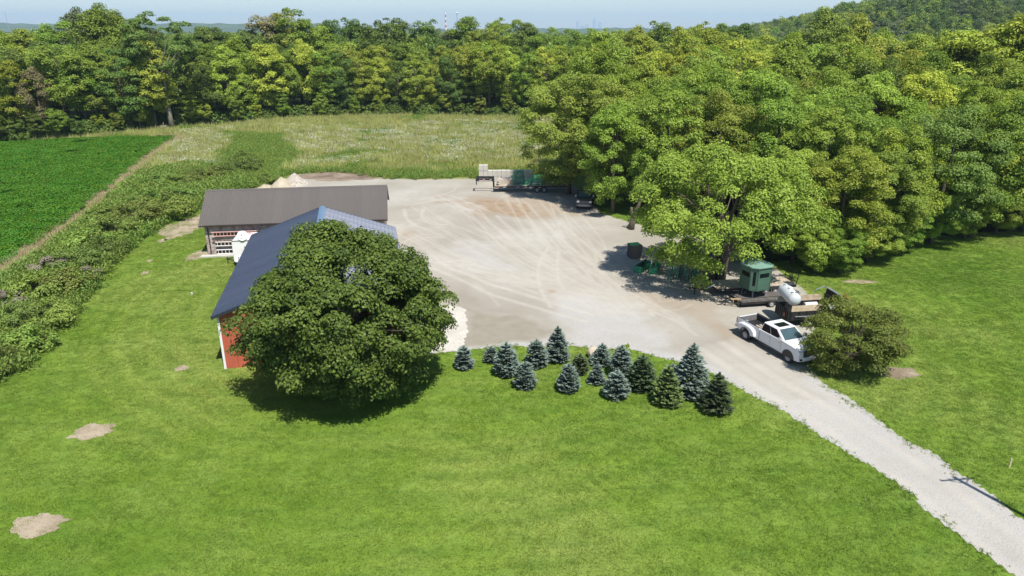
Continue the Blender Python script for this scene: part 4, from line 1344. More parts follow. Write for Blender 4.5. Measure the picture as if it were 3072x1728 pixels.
m = MB(); m.tube([(6.55, -.12, 1.05), (6.42, -.12, 1.05)], .02, 6); m.tube([(6.55, -.12, 1.05), (6.55, -.07, 1.05)], .018, 6); m.build('handle', M_WTRIM, d_)
# roof: overlapping shingle courses, ridge cap, rakes
OH = .32; n_c = 19
sl = math.hypot(W2 + OH, (RIDGE - EAVE) * (W2 + OH) / W2); an = math.atan2(RIDGE - EAVE, W2)
cw = sl / n_c
m = MB(); m.hexa([(0, -.02, .0), (BARN_L + 2 * OH, -.02, .0), (BARN_L + 2 * OH, cw + .02, -.01), (0, cw + .02, -.01), (0, -.02, .055), (BARN_L + 2 * OH, -.02, .055), (BARN_L + 2 * OH, cw + .02, .018), (0, cw + .02, .018)])
cmesh = m.mesh('shingle_course')
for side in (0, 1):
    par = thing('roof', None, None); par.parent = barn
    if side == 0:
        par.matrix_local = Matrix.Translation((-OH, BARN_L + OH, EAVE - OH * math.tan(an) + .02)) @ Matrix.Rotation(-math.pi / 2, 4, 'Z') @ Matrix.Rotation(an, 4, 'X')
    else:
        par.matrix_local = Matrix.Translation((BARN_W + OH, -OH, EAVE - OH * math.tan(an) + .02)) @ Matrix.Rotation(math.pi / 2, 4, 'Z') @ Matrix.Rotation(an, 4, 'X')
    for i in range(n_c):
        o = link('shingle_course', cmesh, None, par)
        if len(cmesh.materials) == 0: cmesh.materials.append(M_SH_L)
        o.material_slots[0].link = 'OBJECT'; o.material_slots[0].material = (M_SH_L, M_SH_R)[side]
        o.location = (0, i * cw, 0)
ez = EAVE - OH * math.tan(an)
m = MB(); m.prism([(W2 - .28, RIDGE + .0), (W2, RIDGE + .13), (W2 + .28, RIDGE + .0), (W2, RIDGE + .07)], -OH - .02, BARN_L + OH + .02, 'y')
m.build('ridge_cap', plain('blue_ridge_cap', (.12, .19, .29), .4, .1), barn)
for y0 in (-OH - .03, BARN_L + OH):
    m = MB(); m.prism([(-OH - .03, ez - .16), (W2, RIDGE - .12), (BARN_W + OH + .03, ez - .16), (BARN_W + OH + .03, ez + .05), (W2, RIDGE + .09), (-OH - .03, ez + .05)], y0, y0 + .03, 'y')
    m.build('rake_trim', M_NAVY, barn)
for x in (-OH - .05, BARN_W + OH + .02):
    m = MB(); m.box(x, x + .03, -OH, BARN_L + OH, ez - .14, ez + .04); m.build('fascia', M_NAVY, barn)

# ================================================================== BRICK BUILDING
def brick_mat():
    m, nt, bs = nodes('worn_brick')
    tc = N(nt, 'ShaderNodeTexCoord').outputs['Object']
    sp = N(nt, 'ShaderNodeSeparateXYZ'); nt.links.new(tc, sp.inputs[0])
    cb = N(nt, 'ShaderNodeCombineXYZ')
    nt.links.new(math_n(nt, 'ADD', sp.outputs[0], sp.outputs[1]), cb.inputs[0]); nt.links.new(sp.outputs[2], cb.inputs[1])
    br = N(nt, 'ShaderNodeTexBrick'); nt.links.new(cb.outputs[0], br.inputs['Vector'])
    br.inputs['Scale'].default_value = 1.0; br.inputs['Brick Width'].default_value = .30; br.inputs['Row Height'].default_value = .10
    br.inputs['Mortar Size'].default_value = .012; br.inputs['Color1'].default_value = (.17, .065, .048, 1); br.inputs['Color2'].default_value = (.30, .17, .145, 1)
    br.inputs['Mortar'].default_value = (.36, .33, .30, 1)
    n1 = noise(nt, tc, 1.1, 6, .7)
    c = mixc(nt, ramp(nt, n1, [(.40, (0, 0, 0)), (.56, (.85,) * 3)]), br.outputs['Color'], (.52, .47, .44))      # remains of old whitewash
    n2 = noise(nt, tc, 7, 4, .6)
    c = mixc(nt, ramp(nt, n2, [(.55, (0, 0, 0)), (.7, (.7,) * 3)]), c, (.13, .06, .05))
    nt.links.new(c, bs.inputs['Base Color']); bs.inputs['Roughness'].default_value = .9
    bump(nt, bs, br.outputs['Fac'], .015, .5)
    return m


M_BRK = brick_mat()
M_TAUPE = plain('taupe_roof_metal', (.105, .094, .085), .45, .08, .35, spec=.35, dirt=(.13, .12, .11), dirt_amt=.35, objvar=.05)
M_BROWN = plain('dark_brown_gutter', (.035, .028, .024), .45, .1)
M_CONC = MATS['concrete']
bk = thing('brick_building', 'worn whitewashed brick building with taupe ribbed metal roof', 'building', BRICK_O, BRICK_A)
BE, BR = 3.45, 5.95
D2 = BRICK_D / 2
m = MB(); m.prism([(0, -.1), (BRICK_D, -.1), (BRICK_D, BE), (D2, BR - .12), (0, BE)], 0, BRICK_W, 'x'); m.build('wall', M_BRK, bk)
OV = .42
ba = math.atan2(BR - BE, D2); bs_ = math.hypot(D2 + OV, (BR - BE) * (D2 + OV) / D2)
npan = 21; bw = (BRICK_W + 2 * OV) / npan
# ribbed panel: x across, y up the slope
prof = [(0, 0)]
for i in range(4):
    c = bw * (i + .5) / 4
    prof += [(c - .045, 0), (c - .025, .035), (c + .025, .035), (c + .045, 0)]
prof += [(bw, 0)]
V = [(x, 0, z + .02) for x, z in prof] + [(x, bs_, z + .02) for x, z in prof] + [(x, 0, z) for x, z in prof] + [(x, bs_, z) for x, z in prof]
n = len(prof)
F = [(i, i + 1, n + i + 1, n + i) for i in range(n - 1)] + [(2 * n + i + 1, 2 * n + i, 3 * n + i, 3 * n + i + 1) for i in range(n - 1)]
F += [(i + 1, i, 2 * n + i, 2 * n + i + 1) for i in range(n - 1)] + [(n + i, n + i + 1, 3 * n + i + 1, 3 * n + i) for i in range(n - 1)]
F += [(0, n, 3 * n, 2 * n), (n - 1, 3 * n - 1, 4 * n - 1, 2 * n - 1)]
m = MB(); m.add(V, F); pm = m.mesh('roof_panel'); pm.materials.append(M_TAUPE)
bez = BE - OV * math.tan(ba) + .06
for side in (0, 1):
    par = thing('roof', None, None); par.parent = bk
    if side == 0: par.matrix_local = Matrix.Translation((-OV, -OV, bez)) @ Matrix.Rotation(ba, 4, 'X')
    else: par.matrix_local = Matrix.Translation((BRICK_W + OV, BRICK_D + OV, bez)) @ Matrix.Rotation(math.pi, 4, 'Z') @ Matrix.Rotation(ba, 4, 'X')
    for i in range(npan):
        o = link('roof_panel', pm, None, par); o.location = (i * bw, 0, .003 * (i % 2))
zr = bez + bs_ * math.sin(ba)
m = MB(); m.prism([(D2 - .2, zr - .06), (D2, zr + .07), (D2 + .2, zr - .06), (D2, zr + .03)], -OV - .02, BRICK_W + OV + .02, 'x'); m.build('ridge_cap', M_TAUPE, bk)
m = MB(); m.box(-OV, BRICK_W + OV, -OV - .12, -OV - .01, bez - .13, bez + .0); m.build('gutter', M_BROWN, bk, .015)
for x in (-OV - .03, BRICK_W + OV):
    m = MB(); m.prism([(-OV, bez - .12), (D2, zr - .12), (BRICK_D + OV, bez - .12), (BRICK_D + OV, bez + .03), (D2, zr + .05), (-OV, bez + .03)], x, x + .03, 'x'); m.build('rake_trim', M_TAUPE, bk)
m = MB(); m.tube([(.35, -.5, bez - .1), (.35, -.08, bez - .45), (.35, -.08, .25), (.35, -.3, .1)], .06, 8); m.build('downspout', M_BROWN, bk)
m = MB(); m.box(-.5, 6.2, -1.15, -.55, -.05, .17); m.build('concrete_ledge', M_CONC, bk, .02)
bkw = bk


def brick_at(x, y, z):
    c, s = math.cos(BRICK_A), math.sin(BRICK_A)
    return (BRICK_O.x + x * c - y * s, BRICK_O.y + x * s + y * c, z)


M_ALU = plain('ladder_fibreglass', (.70, .66, .58), .5, .08)
M_ALU2 = plain('ladder_white', (.74, .73, .71), .45, .06)
M_PINK = plain('ladder_faded_red', (.62, .36, .32), .5, .1)


def ladder(loc, L, W_, nr, mat, label, tilt):
    rt = thing('ladder', label, 'ladder', loc, BRICK_A, 'ladders hung on the brick wall')
    rt.rotation_euler = (tilt, 0, BRICK_A)
    for y in (0, W_):
        m = MB(); m.box(0, L, y - .04, y + .04, 0, .10); m.build('rail', mat, rt, .01)
    for i in range(nr):
        x = L * (i + .5) / nr
        m = MB(); m.tube([(x, .035, .05), (x, W_ - .035, .05)], .028, 6); m.build('rung', mat, rt)
    m = MB()
    for x in (L * .12, L * .88):
        m.box(x - .03, x + .03, -.05, .0, -.30, .12)
    m.build('wall_bracket', M_BROWN, rt)
    return rt


ladder(brick_at(.72, -.40, 2.10), 4.6, .42, 13, M_PINK, 'uppermost ladder with faded red rails on the brick wall', R(86))
ladder(brick_at(1.0, -.45, 1.05), 4.6, .40, 12, M_ALU, 'middle cream ladder on the brick wall beside the camper', R(80))
ladder(brick_at(1.0, -.40, .18), 4.4, .42, 12, M_ALU2, 'lowest white ladder just above the concrete ledge', R(86))
for z, lb in ((2.14, 'dark board stored behind the uppermost ladder'), (1.08, 'dark board stored behind the middle ladder'), (.20, 'dark board stored behind the lowest ladder')):
    m = MB(); m.box(0, 4.3, 0, .05, 0, .36); o = m.build('stored_board', plain('dark_stained_board', (.030, .022, .018), .8, .3, 4)); o.location = brick_at(.95, -.24, z); o.rotation_euler = (0, 0, BRICK_A)
    tag(o, lb, 'board', 'boards stored on the brick wall')

# ================================================================== WHITE CAMPER behind the barn
M_CAMP = plain('camper_white', (.76, .76, .75), .35, .05, 1.2, dirt=(.55, .52, .47), dirt_amt=.35)
M_CROOF = plain('camper_roof_rust', (.72, .70, .68), .6, .05, 1.0, dirt=(.36, .10, .07), dirt_amt=.95)
M_GLASS = plain('dark_glass', (.006, .008, .010), .12, .1, spec=.3)
M_TIRE = plain('tyre_rubber', (.022, .021, .020), .85, .2, 6, dirt=(.10, .09, .075), dirt_amt=.4)
M_BLK = plain('black_steel', (.018, .018, .019), .5, .2, 2, dirt=(.09, .075, .06), dirt_amt=.35)
M_CHR = plain('bright_metal', (.60, .61, .62), .28, .05, metal=.85)
M_GREY = plain('grey_plastic', (.10, .10, .10), .6)


def wheel(name, c, r, w, parent, rim_mat, axis='y', out=-1, holes=8):
    m = MB()
    m.lathe([(r * .62, -w / 2), (r * .90, -w / 2), (r, -w * .36), (r, w * .36), (r * .90, w / 2), (r * .62, w / 2), (r * .60, 0), (r * .62, -w / 2)], c, axis, 24, cap=False)
    t = m.build(name, M_TIRE, parent, smooth=False)
    m = MB(); o = out * w / 2
    m.lathe([(r * .60, o * .96), (r * .56, o * .98), (r * .50, o * .72), (r * .30, o * .62), (r * .22, o * .95), (r * .10, o * 1.0), (.005, o * 1.0)], c, axis, 24, cap=False)
    k = m.build('rim', rim_mat, t)
    m = MB()
    for i in range(holes):
        a = 2 * math.pi * i / holes
        if axis == 'y':
            m.lathe([(r * .062, o * .60), (r * .062, o * .72)], (c[0] + r * .42 * math.cos(a), c[1], c[2] + r * .42 * math.sin(a)), axis, 7)
    if axis == 'y': m.build('rim_hole', M_BLK, k)
    return t


cp = G(705, 802)
camper = thing('camper_trailer', 'white camper trailer with rust-stained roof between barn and brick building', 'camper', (cp.x - .05, cp.y + .1, 0), R(9))
CL, CW, CH = 7.2, 2.5, 2.85
m = MB(); m.prism([(.0, .55), (.22, .45), (CL - .2, .45), (CL, .6), (CL, CH - .25), (CL - .25, CH), (.3, CH), (.0, CH - .22)], 0, CW, 'y'); m.build('body', M_CAMP, camper, .05)
m = MB(); m.box(.3, CL - .3, .1, CW - .1, CH - .01, CH + .03); m.build('roof_skin', M_CROOF, camper)
m = MB(); m.box(.02, CL - .3, -.025, -.003, CH - .20, CH - .12); m.build('trim_strip', M_CHR, camper)
for x in (1.2, 3.6, 5.4):
    m = MB(); m.box(x, x + .9, -.02, .02, 1.5, 2.05); w_ = m.build('window', M_GLASS, camper); m = MB(); m.box(x - .05, x + .95, -.035, -.021, 1.45, 1.5); m.box(x - .05, x + .95, -.035, -.021, 2.05, 2.1); m.box(x - .05, x, -.035, -.021, 1.5, 2.05); m.box(x + .9, x + .95, -.035, -.021, 1.5, 2.05); m.build('frame', M_CHR, w_)
for x in (3.3, 4.1): wheel('wheel', (x, .15, .34), .34, .2, camper, M_CHR)
for x in (3.3, 4.1): wheel('wheel', (x, CW - .15, .34), .34, .2, camper, M_CHR, out=1)
m = MB(); m.tube([(0, .6, .5), (-1.0, CW / 2, .5)], .05, 6); m.tube([(0, CW - .6, .5), (-1.0, CW / 2, .5)], .05, 6); m.tube([(-.9, CW / 2, .02), (-.9, CW / 2, .7)], .04, 6); m.build('hitch', M_BLK, camper)


def dish(loc, r, mat, label, facing, tilt, pole):
    rt = thing('satellite_dish', label, 'satellite dish', loc, facing)
    m = MB(); prof = [(r * f, .22 * r * f * f) for f in (.02, .3, .55, .8, 1.0)] + [(r * 1.0, .22 * r + .025), (r * .8, .16 * r), (r * .3, .03)]
    m.lathe(prof[:5] + [(r * 1.02, .22 * r - .02), (r * .55, .04 * r - .03), (.02, -.05)], (0, 0, 0), 'z', 28)
    o = m.build('reflector', mat, rt, smooth=True); o.rotation_euler = (tilt, 0, 0); o.location = (0, 0, pole)
    m = MB(); m.tube([(0, 0, 0), (0, .12, pole * .6), (0, .05, pole)], .03, 6); m.build('mast', M_GREY, rt)
    m = MB(); e = Vector((0, -math.sin(tilt), math.cos(tilt)))
    m.tube([Vector((0, -.1, pole - r * .5)), Vector((0, 0, pole)) + e * r * .9], .018, 5); m.box(-.05, .05, e.y * r * .9 - .05, e.y * r * .9 + .05, pole + e.z * r * .9 - .05, pole + e.z * r * .9 + .05); m.build('feed_arm', M_GREY, rt)
    return rt


q = AT(728, 714, cp.y + .45)
dish((q.x, q.y, CH + .03), .50, M_WTRIM, 'large white satellite dish on the camper roof', R(10), R(62), max(.25, q.z - CH))
q = AT(716, 776, cp.y - .35)
dish((q.x, q.y, 0), .34, plain('pale_grey_dish', (.55, .56, .58), .5), 'smaller grey satellite dish standing in front of the camper', R(20), R(60), q.z)

# ================================================================== PICKUPS
M_PAINT = plain('white_truck_paint', (.66, .66, .67), .18, .02, .8, spec=.6)
M_RIM = plain('polished_rim', (.36, .36, .36), .35, .05, metal=.1)
M_RED_L = plain('red_lens', (.35, .01, .012), .15)
M_LENS = plain('clear_lens', (.62, .64, .66), .1, .05, spec=.7)
M_WIND = plain('windscreen_glass', (.05, .085, .095), .05, .1, spec=.7)


def arc(cx, cz, r, a0, a1, n=10):
    return [(cx + r * math.cos(R(a0 + (a1 - a0) * i / n)), cz + r * math.sin(R(a0 + (a1 - a0) * i / n))) for i in range(n + 1)]


def pickup(name, label, loc, rz, paint, dually=True, WB=4.37, trim=None, bed=True):
    """x forward from the rear axle, y left, z up"""
    t = thing(name, label, 'pickup', loc, rz)
    trim = trim or M_CHR
    k = WB / 4.37
    f = WB                                            # front axle
    hw = 1.01
    prof = [(1.28, .50)] + [(f - .56, .48)] + arc(f, .44, .54, 175, 5, 12) + [(f + .58, .46), (f + .92, .50), (f + 1.0, .70), (f + 1.02, 1.10), (f + .97, 1.27), (f + .8, 1.37), (f - .62, 1.45), (f - .75, 1.42), (1.28, 1.38)]
    m = MB(); m.prism(prof, -hw, hw, 'y'); body = m.build('body', paint, t, .07, seg=3)
    # cab
    xb0, xb1, xr0, xr1 = 1.30, f - .50, 1.46, f - 1.52
    zb, zr_ = 1.34, 2.02
    yb, yr = .97, .80
    Vc = [(xb0, -yb, zb), (xb1, -yb, zb), (xb1, yb, zb), (xb0, yb, zb), (xr0, -yr, zr_), (xr1, -yr, zr_), (xr1, yr, zr_), (xr0, yr, zr_)]
    m = MB(); m.hexa(Vc); cab = m.build('cab', paint, t, .06, seg=3)

    def lerp3(a, b_, s): return Vector(a).lerp(Vector(b_), s)

    def pane(q, mat, nm, par, push):
        c = sum((Vector(p) for p in q), Vector()) / 4
        nrm = (Vector(q[1]) - Vector(q[0])).cross(Vector(q[3]) - Vector(q[0])).normalized()
        if nrm.dot(c - Vector((2.3, 0, 1.6))) < 0: nrm = -nrm
        a = [Vector(p) + nrm * push for p in q]; b2 = [Vector(p) - nrm * .02 for p in q]
        m = MB(); m.hexa(b2 + a); return m.build(nm, mat, par)

    def quad(i0, i1, i2, i3, s0, s1, t0, t1):          # bottom i0-i1, top i3-i2
        bot = lambda s: lerp3(Vc[i0], Vc[i1], s); top = lambda s: lerp3(Vc[i3], Vc[i2], s)
        return [bot(s0).lerp(top(s0), t0), bot(s1).lerp(top(s1), t0), bot(s1).lerp(top(s1), t1), bot(s0).lerp(top(s0), t1)]
    pane(quad(1, 2, 6, 5, .07, .93, .10, .92), M_WIND, 'windscreen', cab, .008)
    pane(quad(3, 0, 4, 7, .12, .88, .22, .86), M_GLASS, 'rear_window', cab, .008)
    for a, b2, c2, d2 in ((0, 1, 5, 4), (3, 2, 6, 7)):
        pane(quad(a, b2, c2, d2, .05, .44, .10, .88), M_GLASS, 'side_window', cab, .008)
        pane(quad(a, b2, c2, d2, .465, .90, .10, .88), M_GLASS, 'side_window', cab, .008)
    m = MB(); m.box(xr0 + .55, xr1 - .15, -.5, .5, zr_ - .01, zr_ + .012); m.build('sunroof', M_GLASS, cab)
    for s in (-1, 1):
        y0, y1 = sorted((s * (hw - .005), s * (hw + .006)))
        for x in (1.35, 2.45, f - .80):
            m = MB(); m.box(x - .008, x + .008, y0, y1, .60, 1.36); m.build('door_seam', M_GREY, body)
        for x in (2.25, 3.35 * k):
            m = MB(); m.box(x - .11, x + .11, min(s * hw, s * (hw + .035)), max(s * hw, s * (hw + .035)), 1.14, 1.19); m.build('door_handle', trim, body)
        m = MB(); m.box(1.35, f - .62, min(s * (hw - .1), s * (hw + .10)), max(s * (hw - .1), s * (hw + .10)), .40, .46); m.build('running_board', M_BLK, t, .02)
        m = MB(); yo = s * (hw + .16); m.box(xb1 - .42, xb1 - .22, min(yo - .1, yo + .1), max(yo - .1, yo + .1), 1.40, 1.66); mr = m.build('wing_mirror', trim, t, .03)
        m = MB(); m.tube([(xb1 - .32, s * (hw - .06), 1.38), (xb1 - .32, s * (hw + .1), 1.46)], .035, 6); m.build('mirror_arm', M_BLK, mr)
        m = MB(); m.box(f + .80, f + 1.035, min(s * .62, s * .99), max(s * .62, s * .99), .98, 1.24); m.build('headlight', M_LENS, t, .03)
        m = MB(); m.box(f + .97, f + 1.11, min(s * .72, s * .92), max(s * .72, s * .92), .60, .72); m.build('fog_lamp', M_BLK, t)
        for cx, rr_, yy in ((f, .54, hw), (0, .56, 1.226 if dually else hw)):   # dark arch mouldings
            m = MB(); A = arc(cx, .44, rr_ + .055, 178, 2, 14); B = arc(cx, .44, rr_ - .005, 178, 2, 14); n = len(A)
            y0_, y1_ = sorted((s * (yy - .03), s * (yy + .012)))
            m.add([(x, y0_, z) for x, z in A] + [(x, y0_, z) for x, z in B] + [(x, y1_, z) for x, z in A] + [(x, y1_, z) for x, z in B], [q for i in range(n - 1) for q in ((i, i + 1, n + i + 1, n + i), (2 * n + i, 3 * n + i, 3 * n + i + 1, 2 * n + i + 1), (i, 2 * n + i, 2 * n + i + 1, i + 1), (n + i, n + i + 1, 3 * n + i + 1, 3 * n + i))])
            m.build('wheel_arch', M_GREY, t)
        # wheel wells
        m = MB(); m.prism([(f - .54, .44)] + arc(f, .44, .545, 175, 5, 12) + [(f + .54, .44)], min(s * .55, s * (hw + .012)), max(s * .55, s * (hw - .02)), 'y'); m.build('wheel_well', M_BLK, t)
        wheel('wheel', (f, s * (hw - .13), .415), .415, .26, t, M_RIM, out=s)
        if dually:
            wheel('wheel', (0, s * (hw + .06), .415), .415, .24, t, M_RIM, out=s); wheel('wheel', (0, s * (hw - .24), .415), .415, .24, t, M_RIM, out=s)
        else:
            wheel('wheel', (0, s * (hw - .13), .415), .415, .26, t, M_RIM, out=s)
    m = MB(); m.box(f + .96, f + 1.045, -.60, .60, .82, 1.25); gr = m.build('grille', M_BLK, t, .02)
    for z in (.90, 1.0, 1.1, 1.2):
        m = MB(); m.box(f + 1.046, f + 1.056, -.56, .56, z - .014, z + .014); m.build('grille_bar', trim, gr)
    m = MB(); m.prism([(f + .90, -1.02), (f + 1.02, -.95), (f + 1.10, -.6), (f + 1.12, 0), (f + 1.10, .6), (f + 1.02, .95), (f + .90, 1.02)], .50, .80, 'z'); m.build('front_bumper', paint if dually else trim, t, .04)
    # bed
    bp = [(-1.27, .66), (-.56, .62)] + arc(0, .43, .56, 170, 10, 12) + [(.56, .52), (1.24, .50), (1.24, 1.41), (-1.27, 1.41)]
    bedo = thing('bed', None, None); bedo.parent = t
    for s in (-1, 1):
        m = MB(); m.prism(bp, min(s * .88, s * hw), max(s * .88, s * hw), 'y'); m.build('bed_side', paint, bedo, .035)
        m = MB(); m.box(-1.2, 1.2, min(s * .865, s * .878), max(s * .865, s * .878), .92, 1.38); m.build('bed_liner', M_BLK, bedo)
        m = MB(); m.box(-1.25, 1.22, min(s * .87, s * .99), max(s * .87, s * .99), 1.412, 1.425); m.build('rail_cap', M_BLK, bedo)
        m = MB(); m.box(-1.32, -1.20, min(s * .86, s * 1.015), max(s * .86, s * 1.015), .98, 1.36); m.build('tail_light', M_RED_L, t, .02)
        if dually:
            yi, yo = s * hw, s * 1.225
            op = [(-.95, .70), (-.62, .62)] + arc(0, .43, .56, 165, 15, 12) + [(.66, .58), (.98, .66), (.86, .98), (.55, 1.18), (.1, 1.24), (-.5, 1.22), (-.85, 1.05)]
            ip = [(x * 1.12, z if z < .8 else z + .07) for x, z in op]
            n = len(op)
            m = MB(); m.add([(x, yi, z) for x, z in ip] + [(x, yo, z) for x, z in op], [tuple(range(n, 2 * n))] + [(i, (i + 1) % n, (i + 1) % n + n, i + n) for i in range(n)])
            m.build('wheel_flare', paint, bedo, .05, seg=3)
    m = MB(); m.box(-1.22, 1.22, -.87, .87, .84, .90); m.build('bed_floor', M_BLK, bedo)
    m = MB(); m.box(1.14, 1.24, -.88, .88, .84, 1.41); m.build('bed_front', M_BLK, bedo, .02)
    m = MB(); m.box(-1.29, -1.21, -.86, .86, .72, 1.41); m.build('tailgate', paint, bedo, .02)
    m = MB(); m.box(-1.20, -1.19, -.84, .84, .92, 1.38); m.build('tailgate_liner', plain('scratched_liner', (.16, .16, .16), .6, .5, 9), bedo)
    m = MB(); m.box(-1.50, -1.31, -.98, .98, .55, .74); m.build('rear_bumper', trim, t, .03)
    m = MB(); m.box(-1.1, f + .8, -.45, .45, .42, .60); m.build('chassis', M_BLK, t)
    return t


rw, fw = G(2236, 1019), G(2361, 1088)
hd = Vector((fw.x - rw.x, fw.y - rw.y)); ang = math.atan2(hd.y, hd.x) - R(1.6)
left = Vector((-math.sin(ang), math.cos(ang)))
WBT = hd.length
truck = pickup('pickup_truck', 'white dual-wheel crew cab pickup half under the round bush', (rw.x + left.x * 1.08, rw.y + left.y * 1.08, 0), ang, M_PAINT, True, WB=4.37)
# load in the bed
def on_truck(x, y, z):
    c, s = math.cos(ang), math.sin(ang)
    return (truck.location.x + x * c - y * s, truck.location.y + x * s + y * c, z)


M_PLANK = plain('weathered_plank', (.36, .30, .23), .8, .25, 5)
random.seed(2)
for i, (x, y, L, rr, z) in enumerate(((.45, -.35, 1.3, .1, .90), (.5, -.12, 1.2, -.08, .90), (.35, .10, 1.25, .05, .90), (.55, -.2, 1.0, .35, .945), (.30, .3, 1.1, -.2, .90))):
    m = MB(); m.box(-L / 2, L / 2, -.09, .09, .002, .042)
    o = m.build('plank', M_PLANK); o.location = on_truck(x, y, z); o.rotation_euler = (0, 0, ang + rr)
    tag(o, ('plank lying nearest the viewer in the white pickup bed', 'second plank in the white pickup bed', 'middle plank in the white pickup bed', 'plank lying crosswise on top in the pickup bed', 'farthest plank in the white pickup bed')[i], 'plank', 'planks in the pickup bed')
m = MB(); m.lathe([(.14, 0), (.16, .3), (.165, .31), (.15, .31), (.13, .02)], (0, 0, 0), 'z', 14); o = m.build('bucket', M_WHITE); o.location = on_truck(-.75, -.55, .902); tag(o, 'white plastic bucket in the rear corner of the pickup bed', 'bucket')

p = G(1753, 634)
pickup('parked_pickup', 'dark grey pickup parked under the trees facing the yard', (p.x + .55, p.y + 5.2, 0), R(-97), plain('dark_grey_paint', (.045, .05, .052), .25, .1, dirt=(.12, .11, .09), dirt_amt=.3), False, WB=3.65, trim=plain('dull_chrome', (.32, .33, .34), .35, .1, metal=.5))


# ================================================================== TRAILERS
M_DECK = plain('trailer_deck_wood', (.40, .34, .26), .85, .3, 4)
M_DECKD = plain('dark_deck_wood', (.10, .09, .08), .85, .3, 4)
M_AMBER = plain('amber_marker', (.70, .30, .02), .4)
M_GALV = plain('galvanised_steel', (.42, .43, .44), .4, .1, metal=.4)


def deck_trailer(t, L, W_, zd, planks, deckmat, wheels_x, r=.36, tongue=1.5, fenders=True):
    """x along the trailer, y across, origin at the near front corner on the ground"""
    for y in (0, W_ - .09):
        m = MB(); m.box(0, L, y, y + .09, zd - .20, zd - .004); m.build('side_rail', M_BLK, t, .01)
    m = MB()
    for i in range(int(L / .8) + 1):
        x = min(L - .08, i * .8); m.box(x, x + .07, .092, W_ - .092, zd - .17, zd - .05)
    m.build('cross_member', M_BLK, t)
    dk = thing('deck', None, None); dk.parent = t
    pw_ = (W_ - .06) / planks
    m = MB(); m.box(.02, L - .02, 0, pw_ - .012, 0, .04); pm_ = m.mesh('plank'); pm_.materials.append(deckmat)
    for i in range(planks):
        o = link('plank', pm_, None, dk); o.location = (0, .03 + i * pw_, zd + .002 * (i % 3))
    for x in wheels_x:
        for y, s in ((-.14, -1), (W_ + .14, 1)):
            wheel('wheel', (x, y, r), r, .22, t, M_RIM, out=s, holes=5)
    m = MB(); m.tube([(wheels_x[0], -.1, r), (wheels_x[0], W_ + .1, r)], .05, 6)
    if len(wheels_x) > 1: m.tube([(wheels_x[1], -.1, r), (wheels_x[1], W_ + .1, r)], .05, 6)
    m.build('axle', M_BLK, t)
    m = MB()
    for x in wheels_x: m.box(x - .06, x + .06, .02, .08, r, zd - .19); m.box(x - .06, x + .06, W_ - .08, W_ - .02, r, zd - .19)
    m.build('spring_hanger', M_BLK, t)
    if fenders:
        for y in (-.27, W_ + .02):
            x0, x1 = wheels_x[0] - .45, wheels_x[-1] + .45
            m = MB(); m.prism([(x0, r + .1), (x0 + .14, r * 2 + .06), (x1 - .14, r * 2 + .06), (x1, r + .1), (x1 - .03, r + .1), (x1 - .16, r * 2 + .03), (x0 + .16, r * 2 + .03), (x0 + .03, r + .1)], y, y + .25, 'y'); m.build('fender', M_BLK, t)
    if tongue:
        m = MB(); zt = zd - .14
        m.tube([(0, .15, zt), (-tongue, W_ / 2, zt - .05)], .055, 6); m.tube([(0, W_ - .15, zt), (-tongue, W_ / 2, zt - .05)], .055, 6); m.box(-tongue - .25, -tongue + .05, W_ / 2 - .06, W_ / 2 + .06, zt - .08, zt + .05); m.build('tongue', M_BLK, t)
        m = MB(); m.tube([(-tongue + .35, W_ / 2, .0), (-tongue + .35, W_ / 2, zd + .35)], .04, 8); m.tube([(-tongue + .35, W_ / 2, zd + .35), (-tongue + .35, W_ / 2 - .2, zd + .35)], .02, 6); m.lathe([(.12, 0), (.12, .03)], (-tongue + .35, W_ / 2, 0), 'z', 10); m.build('jack', M_BLK, t)
    return t


# wood-decked equipment trailer under the big tree
p = G(2148, 893)
ta = R(9)
t = thing('equipment_trailer', 'long wood-decked trailer under the spreading tree, behind the blind', 'trailer', (p.x, p.y, 0), ta)
deck_trailer(t, 7.6, 2.3, .78, 10, M_DECK, (4.6, 5.5), tongue=1.9)
m = MB(); m.box(-1.6, -1.25, .75, 1.0, .66, .92); m.build('battery_box', M_BLK, t)
m = MB(); m.lathe([(.10, -.06), (.10, .06)], (-1.45, .72, .85), 'y', 12); m.build('reflector_lamp', M_AMBER, t)
for x in (-1.2, -.4, .5, 1.3, 2.2):
    m = MB(); m.box(x, x + .25, -.006, -.001, .66, .70) if x > 0 else m.box(x, x + .22, -.0 + (-x) * .45, -.0 + (-x) * .45 + .02, .70, .74); m.build('marker', (M_RED_L, M_WTRIM)[int(x * 2) % 2], t)
m = MB(); m.tube([(-.75, .55, .70), (-.1, .35, 1.1)], .05, 6); m.build('stake_pocket_ramp', M_GALV, t)
m = MB(); m.tube([(.04, .1, .78), (.04, .1, 1.25), (.04, 2.2, 1.25), (.04, 2.2, .78)], .03, 6); m.build('headboard', M_BLK, t)
m = MB()
for y in (.1, 1.2):
    m.tube([(7.6, y, .78), (7.75, y, 1.9)], .03, 6); m.tube([(7.6, y + .9, .78), (7.75, y + .9, 1.9)], .03, 6); m.tube([(7.75, y, 1.9), (7.75, y + .9, 1.9)], .03, 6)
    for s in (.25, .5, .75): m.tube([(7.6 + .15 * s, y, .78 + 1.12 * s), (7.6 + .15 * s, y + .9, .78 + 1.12 * s)], .02, 5)
m.build('tail_ramp', M_BLK, t)

